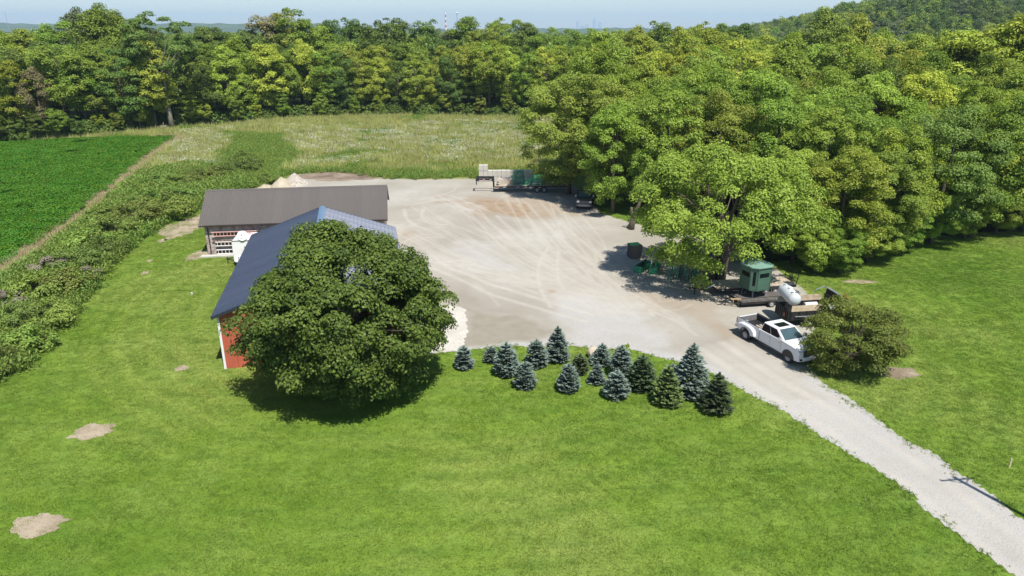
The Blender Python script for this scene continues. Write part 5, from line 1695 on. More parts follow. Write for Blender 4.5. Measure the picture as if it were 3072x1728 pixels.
# low dark utility trailer beneath the blind
p = G(2222, 926)
t2a = R(10)
t2 = thing('utility_trailer', 'low dark utility trailer with side rails under the green blind', 'trailer', (p.x, p.y, 0), t2a)
deck_trailer(t2, 4.6, 2.0, .52, 9, M_DECKD, (2.7,), r=.32, tongue=1.3, fenders=False)
for y in (.03, 1.97):
    m = MB(); m.tube([(.05, y, .52), (.05, y, .90), (4.5, y, .90), (4.5, y, .52)], .03, 6); rl = m.build('guard_rail', M_BLK, t2)
    m = MB()
    for i in range(1, 7): m.tube([(.05 + i * .63, y, .54), (.05 + i * .63, y, .88)], .02, 5)
    m.build('rail_post', M_GALV, rl)
p = G(2205, 918)
m = MB()
for s in (-.25, .25):
    m.tube([(s, -.18, 0), (s * .8, 0, .62)], .03, 5); m.tube([(s, .18, 0), (s * .8, 0, .62)], .03, 5)
m.box(-.45, .45, -.04, .04, .60, .68)
tag(m.build('sawhorse', plain('raw_pine', (.50, .34, .18), .8, .2, 5)), 'small raw wood sawhorse under the trailer tongue', 'sawhorse').location = (p.x, p.y, 0)

# ---- hunting blind on legs
M_BLIND = plain('pale_green_fibreglass', (.062, .125, .088), .45, .1, 1.0, spec=.4)
M_BLINDR = plain('pale_green_roof', (.16, .27, .215), .45, .1, 1.0)
bp_ = AT(2262, 880, 57.6)
bl = thing('hunting_blind', 'green box-shaped hunting blind on thin legs over the trailer', 'hunting blind', (bp_.x + .05, 57.9, 0), R(22))
bz = 1.28; br_ = 1.2; bh = 2.05
bw_, bc_ = 1.10, .66
oct_ = [(bw_, -bc_), (bw_, bc_), (bc_, bw_), (-bc_, bw_), (-bw_, bc_), (-bw_, -bc_), (-bc_, -bw_), (bc_, -bw_)]
m = MB(); m.prism(oct_, bz, bz + .08, 'z'); m.build('floor', M_BLIND, bl)
for i in range(8):
    a, b2 = Vector((*oct_[i], 0)), Vector((*oct_[(i + 1) % 8], 0))
    n_ = ((a + b2) / 2).normalized()
    if i % 2 == 0:                                   # wide wall with slot window
        m = MB()
        for f0, f1, z0_, z1_ in ((.0, 1, .06, 1.15), (.0, 1, 1.55, bh), (.0, .12, 1.15, 1.55), (.88, 1, 1.15, 1.55)):
            q = [a.lerp(b2, f0), a.lerp(b2, f1)]
            m.hexa([q[0] * .96 + Vector((0, 0, bz + z0_)), q[1] * .96 + Vector((0, 0, bz + z0_)), q[1] + Vector((0, 0, bz + z0_)), q[0] + Vector((0, 0, bz + z0_)),
                    q[0] * .96 + Vector((0, 0, bz + z1_)), q[1] * .96 + Vector((0, 0, bz + z1_)), q[1] + Vector((0, 0, bz + z1_)), q[0] + Vector((0, 0, bz + z1_))])
        wl = m.build('wall_panel', M_BLIND, bl)
        q = [a.lerp(b2, .12) * .975, a.lerp(b2, .88) * .975]
    else:
        m = MB(); q = [a, b2]
        m.hexa([q[0] * .96 + Vector((0, 0, bz + .06)), q[1] * .96 + Vector((0, 0, bz + .06)), q[1] + Vector((0, 0, bz + .06)), q[0] + Vector((0, 0, bz + .06)),
                q[0] * .96 + Vector((0, 0, bz + bh)), q[1] * .96 + Vector((0, 0, bz + bh)), q[1] + Vector((0, 0, bz + bh)), q[0] + Vector((0, 0, bz + bh))])
        wl = m.build('wall_panel', M_BLIND, bl)
        q = [a.lerp(b2, .3) * 1.004, a.lerp(b2, .7) * 1.004]
    z0_, z1_ = (1.15, 1.55) if i % 2 == 0 else (.45, 1.7)
    m = MB(); m.hexa([q[0] * .99 + Vector((0, 0, bz + z0_)), q[1] * .99 + Vector((0, 0, bz + z0_)), q[1] + Vector((0, 0, bz + z0_)), q[0] + Vector((0, 0, bz + z0_)),
                      q[0] * .99 + Vector((0, 0, bz + z1_)), q[1] * .99 + Vector((0, 0, bz + z1_)), q[1] + Vector((0, 0, bz + z1_)), q[0] + Vector((0, 0, bz + z1_))])
    m.build('window', M_GLASS, wl)
    m = MB(); q = [a * 1.012, a.lerp(b2, .06) * 1.012]
    m.tube([q[0] + Vector((0, 0, bz + .05)), q[0] + Vector((0, 0, bz + bh))], .03, 6); m.build('corner_seam', M_BLIND, wl)
m = MB(); V = [(x * 1.10, y * 1.10, bz + bh) for x, y in oct_] + [(x * 1.10, y * 1.10, bz + bh + .06) for x, y in oct_] + [(x * .45, y * .45, bz + bh + .15) for x, y in oct_] + [(0, 0, bz + bh + .17)]
F = [tuple(range(7, -1, -1))] + [(i, (i + 1) % 8, (i + 1) % 8 + 8, i + 8) for i in range(8)] + [(i + 8, (i + 1) % 8 + 8, (i + 1) % 8 + 16, i + 16) for i in range(8)] + [(i + 16, (i + 1) % 8 + 16, 24) for i in range(8)]
m.add(V, F); m.build('roof', M_BLINDR, bl)
for i in range(4):
    a = R(45 + 90 * i)
    m = MB(); m.tube([(.85 * math.cos(a), .85 * math.sin(a), bz + .01), (1.1 * math.cos(a), 1.1 * math.sin(a), 0)], .04, 6); m.build('leg', M_GALV, bl)
m = MB(); m.box(-1.0, 1.0, -.05, .05, bz - .09, bz - .002); m.box(-.05, .05, -1.0, 1.0, bz - .185, bz - .092); m.build('floor_beam', M_BLK, bl)

# ---- dump trailer
M_WOOD = plain('weathered_board', (.50, .40, .28), .8, .25, 2.2, dirt=(.32, .23, .14), dirt_amt=.6, objvar=.1)
near = Vector((22.1, 51.75, 0))
da = R(9)
dt = thing('dump_trailer', 'black dump trailer with raised wooden side boards', 'trailer', (near.x, near.y, 0), da)
DL, DW, z_f, z_s, z_b = 4.2, 2.25, .72, 1.36, 1.86
m = MB(); m.box(0, DL, 0, DW, z_f - .1, z_f); m.build('bed_floor', M_BLK, dt)
for y in (0, DW - .06):
    m = MB(); m.box(0, DL, y, y + .06, z_f + .003, z_s); sd_ = m.build('steel_side', M_BLK, dt)
    yo = (y - .05, y - .002) if y == 0 else (y + .062, y + .11)
    for i in range(7):
        m = MB(); x = .05 + i * (DL - .15) / 6; m.box(x, x + .07, yo[0], yo[1], z_f - .05, z_s); m.build('side_rib', M_BLK, sd_)
    for kz in range(2):
        m = MB(); hz_ = (z_b - z_s) / 2; m.box(.05, DL - .3, y + .012, y + .048, z_s + .01 + kz * hz_, z_s + (kz + 1) * hz_ - .006); m.build('side_board', M_WOOD, dt)
m = MB(); m.box(DL - .06, DL + .003, .062, DW - .062, z_f + .003, z_b + .1); m.build('bulkhead', M_BLK, dt)
tg = None
for i in range(2):
    m = MB(); y0 = .0 + i * DW / 2; m.box(-.07, -.01, y0 + .012, y0 + DW / 2 - .012, z_f - .25, z_s + .08); tg = m.build('tailgate', M_BLK, dt)
    for j in range(4):
        m = MB(); yy = y0 + .05 + j * .27; m.box(-.13, -.072, yy, yy + .08, z_f - .25, z_s + .08); m.build('gate_rib', M_BLK, tg)
m = MB(); m.box(-.145, -.132, .62, .78, z_f + .05, z_f + .32); m.build('orange_plate', plain('faded_orange', (.36, .13, .06), .6), dt)
for x in (1.7, 2.6):
    for y, s in ((-.16, -1), (DW + .16, 1)): wheel('wheel', (x, y, .38), .38, .24, dt, M_RIM, out=s, holes=5)
for y in (-.30, DW + .05):
    m = MB(); m.prism([(1.2, .5), (1.3, .84), (3.0, .84), (3.1, .5), (3.07, .5), (2.97, .81), (1.33, .81), (1.23, .5)], y, y + .25, 'y'); m.build('fender', plain('bright_fender', (.55, .55, .54), .4), dt)
m = MB(); m.box(-.1, DL + .6, .55, .65, .42, .62); m.box(-.1, DL + .6, DW - .65, DW - .55, .42, .62); m.tube([(1.7, -.1, .38), (1.7, DW + .1, .38)], .05, 6); m.tube([(2.6, -.1, .38), (2.6, DW + .1, .38)], .05, 6); m.build('chassis', M_BLK, dt)
m = MB(); m.tube([(DL + .5, .6, .5), (DL + 1.9, DW / 2, .5)], .06, 6); m.tube([(DL + .5, DW - .6, .5), (DL + 1.9, DW / 2, .5)], .06, 6); m.tube([(DL + 1.6, DW / 2, 0), (DL + 1.6, DW / 2, .95)], .05, 8); m.build('tongue', M_BLK, dt)
m = MB(); m.box(DL + .15, DL + .75, .35, DW - .35, .66, 1.35); m.build('pump_box', M_BLK, dt, .03)
# tarp frame and arms
m = MB(); m.tube([(.35, -.12, 1.0), (1.3, -.14, .98), (2.4, -.14, .96)], .035, 8); m.build('tarp_arm', M_CHR, dt)
m = MB(); m.tube([(DL - 1.1, DW + .12, z_s + .1), (DL - .75, DW + .12, z_b + .35), (DL - .05, DW + .10, z_b + .62)], .045, 8); m.build('tarp_arm', M_CHR, dt)
m = MB(); m.tube([(DL + .1, DW + .1, z_b + .55), (DL + .2, -.1, z_b + .45)], .05, 8); m.tube([(DL + .35, DW, z_b + .50), (DL + .42, -.1, z_b + .38)], .03, 8); m.build('tarp_roller', M_GALV, dt)
m = MB(); m.prism([(DL + .05, z_b + .02), (DL + .12, z_b + .48), (DL + .40, z_b + .42), (DL + .45, z_b - .1)], 0.02, DW - .02, 'y'); m.build('rolled_tarp', M_BLK, dt)
# placard on the near board
m = MB(); m.box(2.95, 3.62, -.006, .008, 1.42, 1.80); pc = m.build('placard', M_WHITE, dt)
M_INK = plain('faded_print', (.16, .17, .20), .6)
for z, segs in ((1.72, ((3.02, 3.06), (3.09, 3.13), (3.18, 3.50))), (1.62, ((3.08, 3.26), (3.29, 3.44), (3.46, 3.56))), (1.53, ((3.02, 3.20), (3.24, 3.40), (3.43, 3.54))), (1.465, ((3.24, 3.30),))):
    m = MB()
    for a, b2 in segs: m.box(a, b2, -.010, -.007, z - .018, z + .018)
    m.build('printed_line', M_INK, pc)


def on_dump(x, y, z):
    c, s = math.cos(da), math.sin(da)
    return Vector((near.x + x * c - y * s, near.y + x * s + y * c, z))


# white tank lying across the rear of the dump trailer
tk = thing('propane_tank', 'white propane tank lying across the rear of the dump trailer', 'tank', on_dump(.42, DW / 2 + .15, z_b - .02), da + R(-96))
tk.rotation_euler = (0, R(4), da + R(-96))
TR_, TL_ = .52, 2.7
prof = [(.02, -TL_ / 2)] + [(TR_ * math.sin(R(a)), -TL_ / 2 + TR_ * .75 * (1 - math.cos(R(a)))) for a in (18, 36, 54, 72, 90)] + [(TR_ * math.sin(R(a)), TL_ / 2 - TR_ * .75 * (1 - math.cos(R(a)))) for a in (90, 72, 54, 36, 18)] + [(.02, TL_ / 2)]
m = MB(); m.lathe(prof, (0, 0, TR_ + .02), 'x', 32); tb = m.build('shell', plain('tank_white', (.47, .50, .51), .45, .06, 1.5, dirt=(.38, .33, .25), dirt_amt=.5), tk, smooth=True)
for x in (-.75, .75):
    for s in (-1, 1):
        m = MB(); m.box(x - .05, x + .05, s * .16 - .09, s * .16 + .09, 2 * TR_ - .045, 2 * TR_ + .03); m.build('lifting_lug', M_GREY, tk)
m = MB(); m.lathe([(.16, 0), (.16, .12), (.12, .16), (.02, .17)], (0, 0, 2 * TR_ - .01), 'z', 14); m.build('valve_dome', M_WTRIM, tk)
m = MB(); m.lathe([(.19, -.55), (.22, -.52), (.22, .52), (.19, .55)], (0, 0, .24), 'x', 18)
o = m.build('wrapped_roll', plain('speckled_wrap', (.52, .52, .50), .7, .45, 14)); o.location = on_dump(2.35, 1.15, z_f + .004); o.rotation_euler = (0, 0, da); o.location.z = z_f + .45
tag(o, 'grey speckled roll lying inside the dump trailer', 'roll')
m = MB(); m.box(-.9, .9, -.6, .6, 0, .42); o = m.build('scrap_pile', M_DECKD, None, .08); o.location = on_dump(2.3, 1.1, z_f + .003); o.rotation_euler = (0, 0, da); tag(o, 'dark scrap heap inside the dump trailer under the roll', 'scrap')
p = G(2527, 925)
m = MB(); m.box(-.25, .25, -.2, .2, .0, .5); m.box(-.3, .3, -.25, .25, .5, .75); m.tube([(0, 0, .75), (.1, 0, 1.1)], .05, 8)
tag(m.build('pressure_washer', plain('orange_machine', (.42, .09, .03), .5), None, .04), 'small orange red machine behind the round bush', 'machine').location = (p.x + .4, p.y + .8, 0)

# ================================================================== REAR GOOSENECK TRAILER WITH ITS LOAD
p = G(1484, 578)
ga = R(2)
gn = thing('gooseneck_trailer', 'black gooseneck flatbed trailer at the back of the yard', 'trailer', (p.x, p.y, 0), ga)
deck_trailer(gn, 10.5, 2.4, .92, 10, M_DECK, (6.2, 7.2), r=.40, tongue=0)
m = MB()
for y in (.35, 1.95):
    m.prism([(-.02, .72), (-.02, 2.0), (-2.4, 2.05), (-2.75, 1.85), (-2.75, 1.65), (-2.3, 1.78), (-.45, 1.72), (-.25, 1.5), (-.25, .72)], y, y + .12, 'y')
m.build('gooseneck', M_BLK, gn)
m = MB(); m.tube([(-2.65, 1.2, 1.75), (-2.65, 1.2, .95)], .07, 8); m.box(-2.75, -2.55, .36, 2.0, 1.68, 1.85); m.build('coupler', M_BLK, gn)
for x in (-.15,):
    for y in (.25, 2.15): m = MB(); m.tube([(x, y, 0), (x, y, 1.3)], .05, 8); m.build('landing_leg', M_BLK, gn)
for i in range(9):
    m = MB(); x = .3 + i * .95; m.box(x, x + .42, -.008, -.001, .76, .82); m.build('marker', (M_RED_L, M_WTRIM)[i % 2], gn)
for i in range(4):
    m = MB(); x = -2.2 + i * .5; m.box(x, x + .25, .342, .349, 1.86, 1.92); m.build('marker', (M_RED_L, M_WTRIM)[i % 2], gn)


def on_gn(x, y, z):
    c, s = math.cos(ga), math.sin(ga)
    return (p.x + x * c - y * s, p.y + x * s + y * c, z)


M_SCAF = plain('green_scaffold_paint', (.03, .27, .14), .5, .25, 3)
M_SCAFD = plain('dark_green_scaffold', (.02, .13, .075), .5, .3, 3)
# bundle of planks
pb = thing('plank_bundle', 'strapped bundle of pale planks at the front of the gooseneck trailer', 'planks', on_gn(.55, .25, .97), ga)
random.seed(4)
M_PALEP = plain('pale_plank', (.52, .46, .38), .8, .2, 4)
pw_ = .235
mm = []
for q in range(3):
    m = MB(); m.box(0, 1.9, 0, pw_, 0, .055); me = m.mesh('plank'); me.materials.append(M_PALEP); mm.append(me)
for z in range(16):
    for y in range(6):
        o = link('plank', mm[(z + y) % 3], None, pb); o.location = (random.uniform(-.08, .08) + .12 * math.sin(z), y * (pw_ + .01), z * .0585); o.rotation_euler = (0, 0, random.uniform(-.02, .02))
for x in (.4, 1.5):
    m = MB(); m.box(x, x + .05, -.02, -.005, 0, .96); m.box(x, x + .05, -.02, 1.52, .96, .975); m.build('strap', M_AMBER, pb)


def frame_mesh(w, h, mat):
    m = MB()
    m.tube([(0, 0, 0), (0, 0, h)], .032, 6); m.tube([(w, 0, 0), (w, 0, h)], .032, 6)
    for z in (.12, h * .5, h - .04): m.tube([(0, 0, z), (w, 0, z)], .024, 6)
    m.tube([(0, 0, h * .5), (w * .5, 0, h - .05)], .02, 5); m.tube([(w, 0, h * .5), (w * .5, 0, h - .05)], .02, 5)
    m.tube([(w * .33, 0, .12), (w * .33, 0, h * .5)], .02, 5); m.tube([(w * .66, 0, .12), (w * .66, 0, h * .5)], .02, 5)
    me = m.mesh('scaffold_frame'); me.materials.append(mat); return me


fm1 = frame_mesh(1.5, 1.9, M_SCAF); fm2 = frame_mesh(1.5, 1.95, M_SCAFD)
FN = ['nearest', 'second', 'third', 'fourth', 'fifth', 'sixth', 'seventh', 'eighth']
for i in range(5):
    o = link('scaffold_frame', fm1); o.location = on_gn(2.7 + .12 * i, .25 + .3 * i, .97); o.rotation_euler = (R(-4), 0, ga + R(20 + 4 * i))
    tag(o, f'{FN[i]} upright green scaffold frame on the gooseneck trailer beside the planks', 'scaffold frame', 'scaffold frames on the gooseneck trailer')
for i in range(6):
    o = link('scaffold_frame', fm1); o.location = on_gn(4.4 + .15 * i, .2 + .34 * i, .97); o.rotation_euler = (0, 0, ga); o.scale = (1.6, 1, .45)
    tag(o, f'{FN[i]} low green scaffold frame in the row along the gooseneck deck', 'scaffold frame', 'scaffold frames on the gooseneck trailer')
for i in range(4):
    o = link('scaffold_frame', fm1); o.location = on_gn(5.6, .35 + .04 * i, 1.86 + i * .085); o.rotation_euler = (R(90), 0, ga + R(90) * 0); o.location.y += 1.9 * 0
    o.rotation_euler = (R(-88), 0, ga)
    tag(o, ('lowest', 'second', 'third', 'topmost')[i] + ' flat green scaffold frame stacked near the overhanging tree', 'scaffold frame', 'scaffold frames on the gooseneck trailer')

# ---- stacked concrete blocks behind the trailer
M_BLOCK = plain('limestone_block', (.50, .47, .42), .85, .12, 2.0, dirt=(.36, .33, .29), dirt_amt=.5)
p0 = G(1437, 546)
BWD, BHT, BDP = .68, .86, 1.0
m = MB()
for k_ in range(3):
    m.box(k_ * BWD / 3 + .008, (k_ + 1) * BWD / 3 - .008, 0, BDP, .05, BHT - .012)
m.box(.02, BWD - .02, .03, BDP - .03, 0, .05)
blm = m.mesh('block_pallet'); blm.materials.append(M_BLOCK)
cols = [3, 3, 2, 2, 2, 2, 2, 2, 2, 2, 2, 2]
random.seed(6)
LV = {3: ('bottom', 'middle', 'top'), 2: ('bottom', 'top')}
for i, nlev in enumerate(cols):
    for j in range(nlev):
        o = link('block_pallet', blm); o.location = (p0.x + i * (BWD + .03), p0.y + .02 * i + random.uniform(-.04, .04), j * BHT + .022); o.rotation_euler = (0, 0, random.uniform(-.02, .02))
        col_txt = 'leftmost' if i == 0 else 'rightmost' if i == len(cols) - 1 else ORD[i]
        tag(o, f'{LV[nlev][j]} bundle of pale stone blocks in the {col_txt} column' + ('' if i in (0, len(cols) - 1) else ' from left') + ' behind the gooseneck trailer', 'stone blocks', 'bundles of stone blocks')

# ================================================================== STORED GEAR UNDER THE BIG TREE
M_OLDP = plain('old_grey_pallet', (.17, .145, .12), .9, .35, 5)
p = G(1893, 778)
m = MB()
for i in range(6): m.box(0, 1.2, i * .2 + .01, i * .2 + .13, .105, .125)
for y in (0, .55, 1.1): m.box(0, 1.2, y, y + .09, .022, .105)
for i in (0, 2, 4, 5): m.box(0, 1.2, i * .2 + .01, i * .2 + .11, 0, .02)
pm_ = m.mesh('pallet'); pm_.materials.append(M_OLDP)
for i in range(11):
    o = link('pallet', pm_); o.location = (p.x + random.uniform(-.06, .06), p.y + random.uniform(-.06, .06), .022 + i * .128); o.rotation_euler = (0, 0, R(12) + random.uniform(-.06, .06))
    tag(o, ('bottom' if i == 0 else 'top' if i == 10 else ORD[i]) + ' weathered pallet' + ('' if i in (0, 10) else ' from the bottom') + ' of the stack at the yard edge', 'pallet', 'stacked pallets')
m = MB(); m.prism([(0, 0), (1.15, .05), (1.1, 1.1), (.05, 1.05)], 0, .03, 'z'); o = m.build('green_sheet', plain('green_tarp', (.10, .42, .16), .6, .15)); o.location = (p.x + .02, p.y + .05, .022 + 11 * .128 + .004); o.rotation_euler = (0, 0, R(14)); tag(o, 'bright green sheet lying on the pallet stack', 'sheet')
M_GBOX = plain('green_steel_box', (.03, .24, .12), .5, .2, 2, dirt=(.10, .14, .09), dirt_amt=.4)
for i, (px, py, az, lb) in enumerate(((1912, 818, R(48), 'left green steel trough lying in the dappled shade'), (1958, 823, R(62), 'right green steel trough lying beside the scaffold frames'))):
    q = G(px, py)
    t = thing('steel_trough', lb, 'trough', (q.x - .38, q.y + .05, 0), (R(-34), R(-20))[i], 'green steel troughs')
    m = MB(); L = 2.4; w_ = .78; h_ = .70
    m.box(0, w_, 0, .05, 0, h_); m.build('end_plate', M_GBOX, t, .01)
    m = MB(); m.box(0, w_, L - .05, L, 0, h_); m.build('end_plate', M_GBOX, t, .01)
    for x in (0, w_ - .04): m = MB(); m.box(x, x + .04, .052, L - .052, 0, h_ * .9); m.build('side_plate', M_SCAFD, t)
    m = MB(); m.box(.042, w_ - .042, .052, L - .052, 0, .04); m.build('bottom_plate', M_SCAFD, t)
    m = MB()
    m.tube([(.2, .3, h_ * .55), (.25, 2.3, h_ + .15)], .04, 6); m.tube([(.4, .1, h_ * .8), (.35, 2.2, h_ + .1)], .035, 6); m.build('loose_beam', M_BLK, t)
for b_i, (px, py, n_f, nm) in enumerate(((2004, 843, 6, 'left'), (2056, 846, 6, 'right'))):
    q = G(px, py)
    for i in range(n_f):
        o = link('scaffold_frame', fm2 if i % 3 else fm1); o.location = (q.x + .25 * i, q.y + .05 * i, 0); o.rotation_euler = (R(2), R(random.uniform(-4, 4)), R(74 + random.uniform(-5, 5)))
        tag(o, f'{ORD[i] if i else "leftmost"} green scaffold frame standing in the {nm} bundle by the trunk', 'scaffold frame', 'scaffold frames stored by the tree')
# long beams stacked behind the trunk
for i in range(6):
    q = G(2195, 790)
    m = MB(); m.box(0, 3.2, 0, .14, 0, .07); o = m.build('stored_beam', M_OLDP); o.location = (q.x, q.y + .05 * i, .022 + .16 * i); o.rotation_euler = (0, 0, R(9 + i % 3))
    tag(o, ('lowest' if i == 0 else 'topmost' if i == 5 else ORD[i]) + ' grey timber' + ('' if i in (0, 5) else ' from the bottom') + ' in the pile behind the trunk', 'timber', 'timber pile')
# spacers under the beams keep the pile honest
# pale sacks on a rack glimpsed behind the trunk
for i, (px, py) in enumerate(((2085, 762), (2120, 752), (2160, 758), (2200, 752))):
    q = G(px, py + 20)
    m = MB(); m.box(-.55, .55, -.45, .45, .0, 1.0); o = m.build('bulk_bag', plain('white_bag', (.62, .60, .58), .7, .12, 2), None, .12, seg=3); o.location = (q.x, q.y, .02); o.rotation_euler = (0, 0, random.uniform(-.3, .3))
    tag(o, ('leftmost' if i == 0 else 'rightmost' if i == 3 else ORD[i]) + ' white bulk bag' + ('' if i in (0, 3) else ' from the left') + ' glimpsed behind the forked trunk', 'bag', 'white bulk bags')


# ---- heaps, boulder, small things
def heap(px, py, rx, ry, h, mat, label, seed, name):
    c = G(px, py); V = []; F = []; nr, ns = 14, 36
    for i in range(nr + 1):
        f = i / nr
        for k_ in range(ns):
            a = 2 * math.pi * k_ / ns
            x, y = math.cos(a) * f, math.sin(a) * f
            z = h * (1 - f) ** .85 * (1 + .35 * (float(fbm(x * 3 + seed, y * 3, .8, seed)) - .5)) + .12 * h * (float(vnoise(x * 14 + seed, y * 14, 1, seed)) - .5) * (1 - f)
            q = 1 + .25 * (float(vnoise(math.cos(a) * 2 + seed, math.sin(a) * 2, 1, seed)) - .5)
            V.append((c.x + x * rx * q, c.y + y * ry * q, z - .02))
    for i in range(nr):
        for k_ in range(ns): F.append((i * ns + k_, (i + 1) * ns + k_, (i + 1) * ns + (k_ + 1) % ns, i * ns + (k_ + 1) % ns))
    return tag(link(name, mesh_np(name, V, F), MATS[mat]), label, 'heap')


heap(846, 560, 1.7, 1.8, 1.5, 'sand', 'tan sand heap behind the brick building', 3, 'sand_heap')
heap(884, 554, 2.3, 2.0, 1.75, 'rubble', 'heap of pale broken rubble beside the sand', 6, 'rubble_heap')
heap(795, 562, 1.1, 1.4, .55, 'sand', 'low spread of sand left of the small bush', 9, 'sand_heap')
p = G(1781, 1073)
me = bpy.data.meshes.new('boulder'); bm = bmesh.new(); bmesh.ops.create_icosphere(bm, subdivisions=3, radius=.48)
for v in bm.verts:
    v.co = v.co * (1 + .18 * (float(fbm(v.co.x * 3 + v.co.z, v.co.y * 3 - v.co.z, .7, 12)) - .5)); v.co.z *= .95
bm.to_mesh(me); bm.free()
o = link('boulder', me, plain('pale_boulder', (.52, .43, .33), .85, .2, 3, bmp=.03)); o.location = (p.x, p.y + .1, .36); tag(o, 'pale tan boulder beside the layered spruce', 'boulder')
p = G(576, 884)
m = MB(); m.lathe([(.11, 0), (.11, .18), (.09, .21), (.02, .22)], (0, 0, 0), 'z', 14); tag(m.build('pipe_cap', plain('grey_pipe', (.42, .42, .40), .6)), 'small white capped pipe standing in the left lawn', 'pipe').location = p
p = G(3028, 1402)
m = MB(); m.box(-.04, .04, -.02, .02, -.05, .55); tag(m.build('survey_stake', plain('pine_stake', (.52, .42, .28), .8)), 'short wooden stake in the right lawn', 'stake').location = p
# stones lying about
random.seed(12)
for i, (px, py, r_, lb) in enumerate(((1716, 627, .16, 'white stone left of the dark pickup'), (1783, 634, .2, 'larger white stone right of the dark pickup'), (1797, 640, .15, 'smaller white stone right of the dark pickup'))):
    q = G(px, py)
    me = bpy.data.meshes.new('stone'); bm = bmesh.new(); bmesh.ops.create_icosphere(bm, subdivisions=2, radius=r_)
    for v in bm.verts: v.co *= random.uniform(.85, 1.1); v.co.z *= .7
    bm.to_mesh(me); bm.free()
    o = link('stone', me, M_CONC); o.location = (q.x, q.y, r_ * .5); tag(o, lb, 'stone')
# fallen pale log at the edge of the left wood
p = G(345, 392)
m = MB(); m.tube([(-6, -.5, .3), (-3, 0, .4), (0, .1, .5), (4, .8, .7)], [.10, .16, .22, .3], 7); m.tube([(-3, 0, .4), (-4, .6, 1.2)], [.1, .04], 5)
tag(m.build('fallen_log', BARK_P, smooth=True), 'bleached fallen log at the edge of the left wood', 'log').location = (p.x, p.y - 1.0, 0)
p = AT(505, 357, edge_Y(505) - 1.5); p.z = 0
m = MB(); m.tube([(-1.4, 0, .4), (-.3, .2, .7), (.8, .3, .9)], [.45, .55, .35], 8); m.tube([(0, 0, .6), (.4, -.2, 1.9)], [.2, .06], 6)
tag(m.build('tree_stump', BARK_P, smooth=True), 'pale broken stump at the foot of the tall bare trunk', 'stump').location = (p.x - 1.2, p.y - .8, 0)

# ---- utility pole just outside the frame on the right; its shadow falls across the drive
p = G(2862, 1433)
ph = 9.5
sh = Vector((-sd.x, -sd.y)) / sd.z * ph
up = thing('utility_pole', 'wooden utility pole beside the drive at the right border', 'pole', (p.x - sh.x, p.y - sh.y, 0))
m = MB(); m.tube([(0, 0, -.2), (0, 0, ph)], [.16, .11], 12); m.build('shaft', BARK, up)
ca = math.atan2(sh.y, sh.x) + R(70)
c, s = math.cos(ca), math.sin(ca)
m = MB(); m.tube([(-1.0 * c, -1.0 * s, ph - .35), (1.0 * c, 1.0 * s, ph - .35)], .06, 6); m.tube([(-.6 * c, -.6 * s, ph - .38), (0, 0, ph - 1.1)], .03, 5); m.tube([(.6 * c, .6 * s, ph - .38), (0, 0, ph - 1.1)], .03, 5); ar_ = m.build('crossarm', BARK, up)
m = MB()
for f in (-.9, -.4, .4, .9): m.tube([(f * c, f * s, ph - .30), (f * c, f * s, ph - .12)], .04, 6)
m.build('insulator', M_GREY, ar_)

# ---- far landmarks above the trees
M_STW = plain('stack_white', (.75, .75, .75), .7, .05, .01); M_STR_ = plain('stack_red', (.50, .07, .05), .7, .05, .01)
Yf = 3000
pt, pb_ = AT(1336, 36, Yf), AT(1336, 96, Yf)
st = thing('smokestack', 'red and white banded smokestack on the horizon', 'smokestack', (pt.x, Yf, 0))
nb_ = 9
for i in range(nb_):
    z0_, z1_ = pt.z * i / nb_, pt.z * (i + 1) / nb_
    m = MB(); m.tube([(0, 0, z0_), (0, 0, z1_)], [3.6 - .14 * i, 3.6 - .14 * (i + 1)], 14); m.build('band', (M_STW, M_STR_)[i % 2 == nb_ % 2], st)
pt = AT(1371, 36, Yf)
wt = thing('water_tower', 'slim white-topped tower right of the smokestack', 'tower', (pt.x, Yf, 0))
m = MB(); m.tube([(0, 0, 0), (0, 0, pt.z - 5)], 2.0, 12); m.build('stem', plain('tower_grey', (.4, .42, .45), .6), wt)
m = MB(); m.lathe([(1.5, pt.z - 8), (3.4, pt.z - 6), (4.2, pt.z - 3.5), (3.4, pt.z - 1), (.2, pt.z)], (0, 0, 0), 'z', 16); m.build('tank', M_STW, wt)
pt = AT(14, 35, 2600)
mt_ = thing('radio_mast', 'thin lattice radio mast above the left horizon', 'mast', (pt.x, 2600, 0))
m = MB(); m.tube([(0, 0, 0), (0, 0, pt.z)], [1.0, .5], 4); m.build('shaft', plain('mast_grey', (.3, .3, .32), .6), mt_)
m = MB()
for f in (.55, .7, .85, .95): m.box(-1.8, 1.8, -.5, .5, pt.z * f - .6, pt.z * f + .6)
m.build('antenna', plain('mast_grey', (.3, .3, .32), .6), mt_)
Yc = 13500
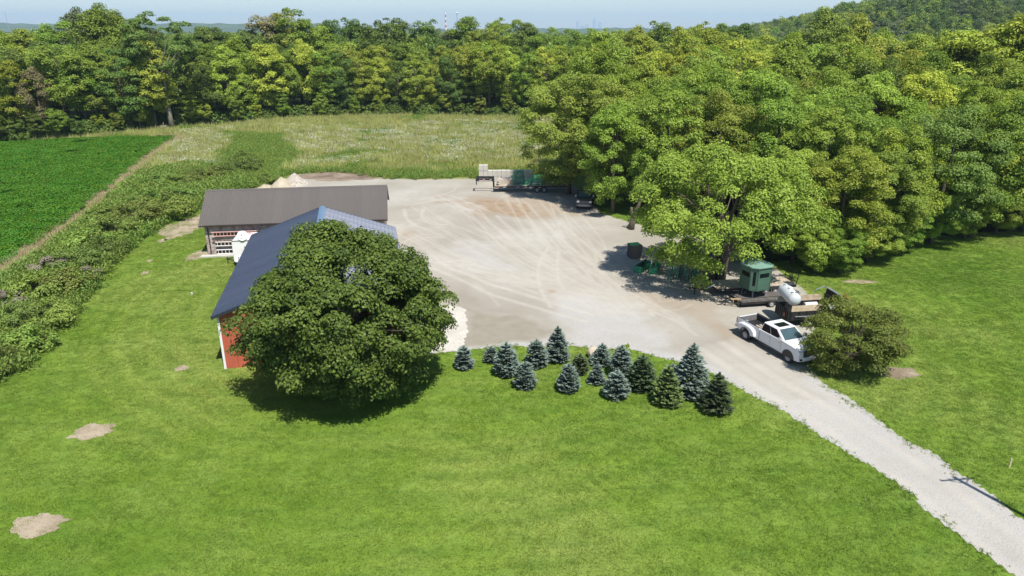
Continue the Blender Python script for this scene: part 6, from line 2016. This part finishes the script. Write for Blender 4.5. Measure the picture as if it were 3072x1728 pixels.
M_TWR = plain('haze_toned_city_glass', (.50, .55, .62), .4, .1, .01)  # distance haze put into the colour, paler so the towers stay faint
for x0, x1, ty, lb, crown in ((1729, 1737, 63, 'narrow office tower at the left of the faint skyline', 0), (1742, 1752, 76, 'low block second from the left in the faint skyline', 0), (1779, 1788, 54, 'tallest tower of the faint skyline, with a pale crown', 1), (1795, 1805, 65, 'flat-topped tower right of the tallest one', 0), (1757, 1765, 72, 'low block left of the tallest tower', 0)):
    a, b2 = AT(x0, ty, Yc), AT(x1, ty, Yc)
    t = thing('skyscraper', lb, 'skyscraper', ((a.x + b2.x) / 2, Yc, 0), 0, 'hazy city skyline')
    w_ = (b2.x - a.x) / 2; hh = a.z
    m = MB(); m.box(-w_, w_, -w_, w_, 0, hh * .93); m.box(-w_ * .85, w_ * .85, -w_ * .85, w_ * .85, hh * .93, hh); sft = m.build('shaft', M_TWR, t)
    m = MB()
    for f in range(8): m.box(-w_ - .6, w_ + .6, -w_ - .6, w_ + .6, hh * (.1 + .1 * f), hh * (.1 + .1 * f) + 3)
    m.build('floor_band', plain('city_stone', (.5, .5, .5), .7, .05, .01), sft)
    if crown:
        m = MB(); m.tube([(w_ * .5, 0, hh), (w_ * .5, 0, hh + 40)], 3, 6); m.tube([(-w_ * .5, 0, hh), (-w_ * .5, 0, hh + 35)], 3, 6); m.box(-w_ * .6, w_ * .6, -w_ * .6, w_ * .6, hh, hh + 8); m.build('crown', plain('pale_crown', (.7, .7, .7), .6), t)

# ================================================================== AIR
m = MB(); m.box(-15900, 15900, -300, 15990, -2, 330)
hz = bpy.data.materials.new('pale_haze'); hz.use_nodes = True
nt = hz.node_tree; nt.nodes.remove(nt.nodes['Principled BSDF'])
pv = nt.nodes.new('ShaderNodeVolumePrincipled')
pv.inputs['Color'].default_value = (.56, .76, 1.0, 1); pv.inputs['Density'].default_value = .00010; pv.inputs['Anisotropy'].default_value = .1
nt.links.new(pv.outputs[0], nt.nodes['Material Output'].inputs['Volume'])
tag(m.build('haze', hz), 'thin summer haze fading the far hills and skyline', 'haze', kind='stuff')
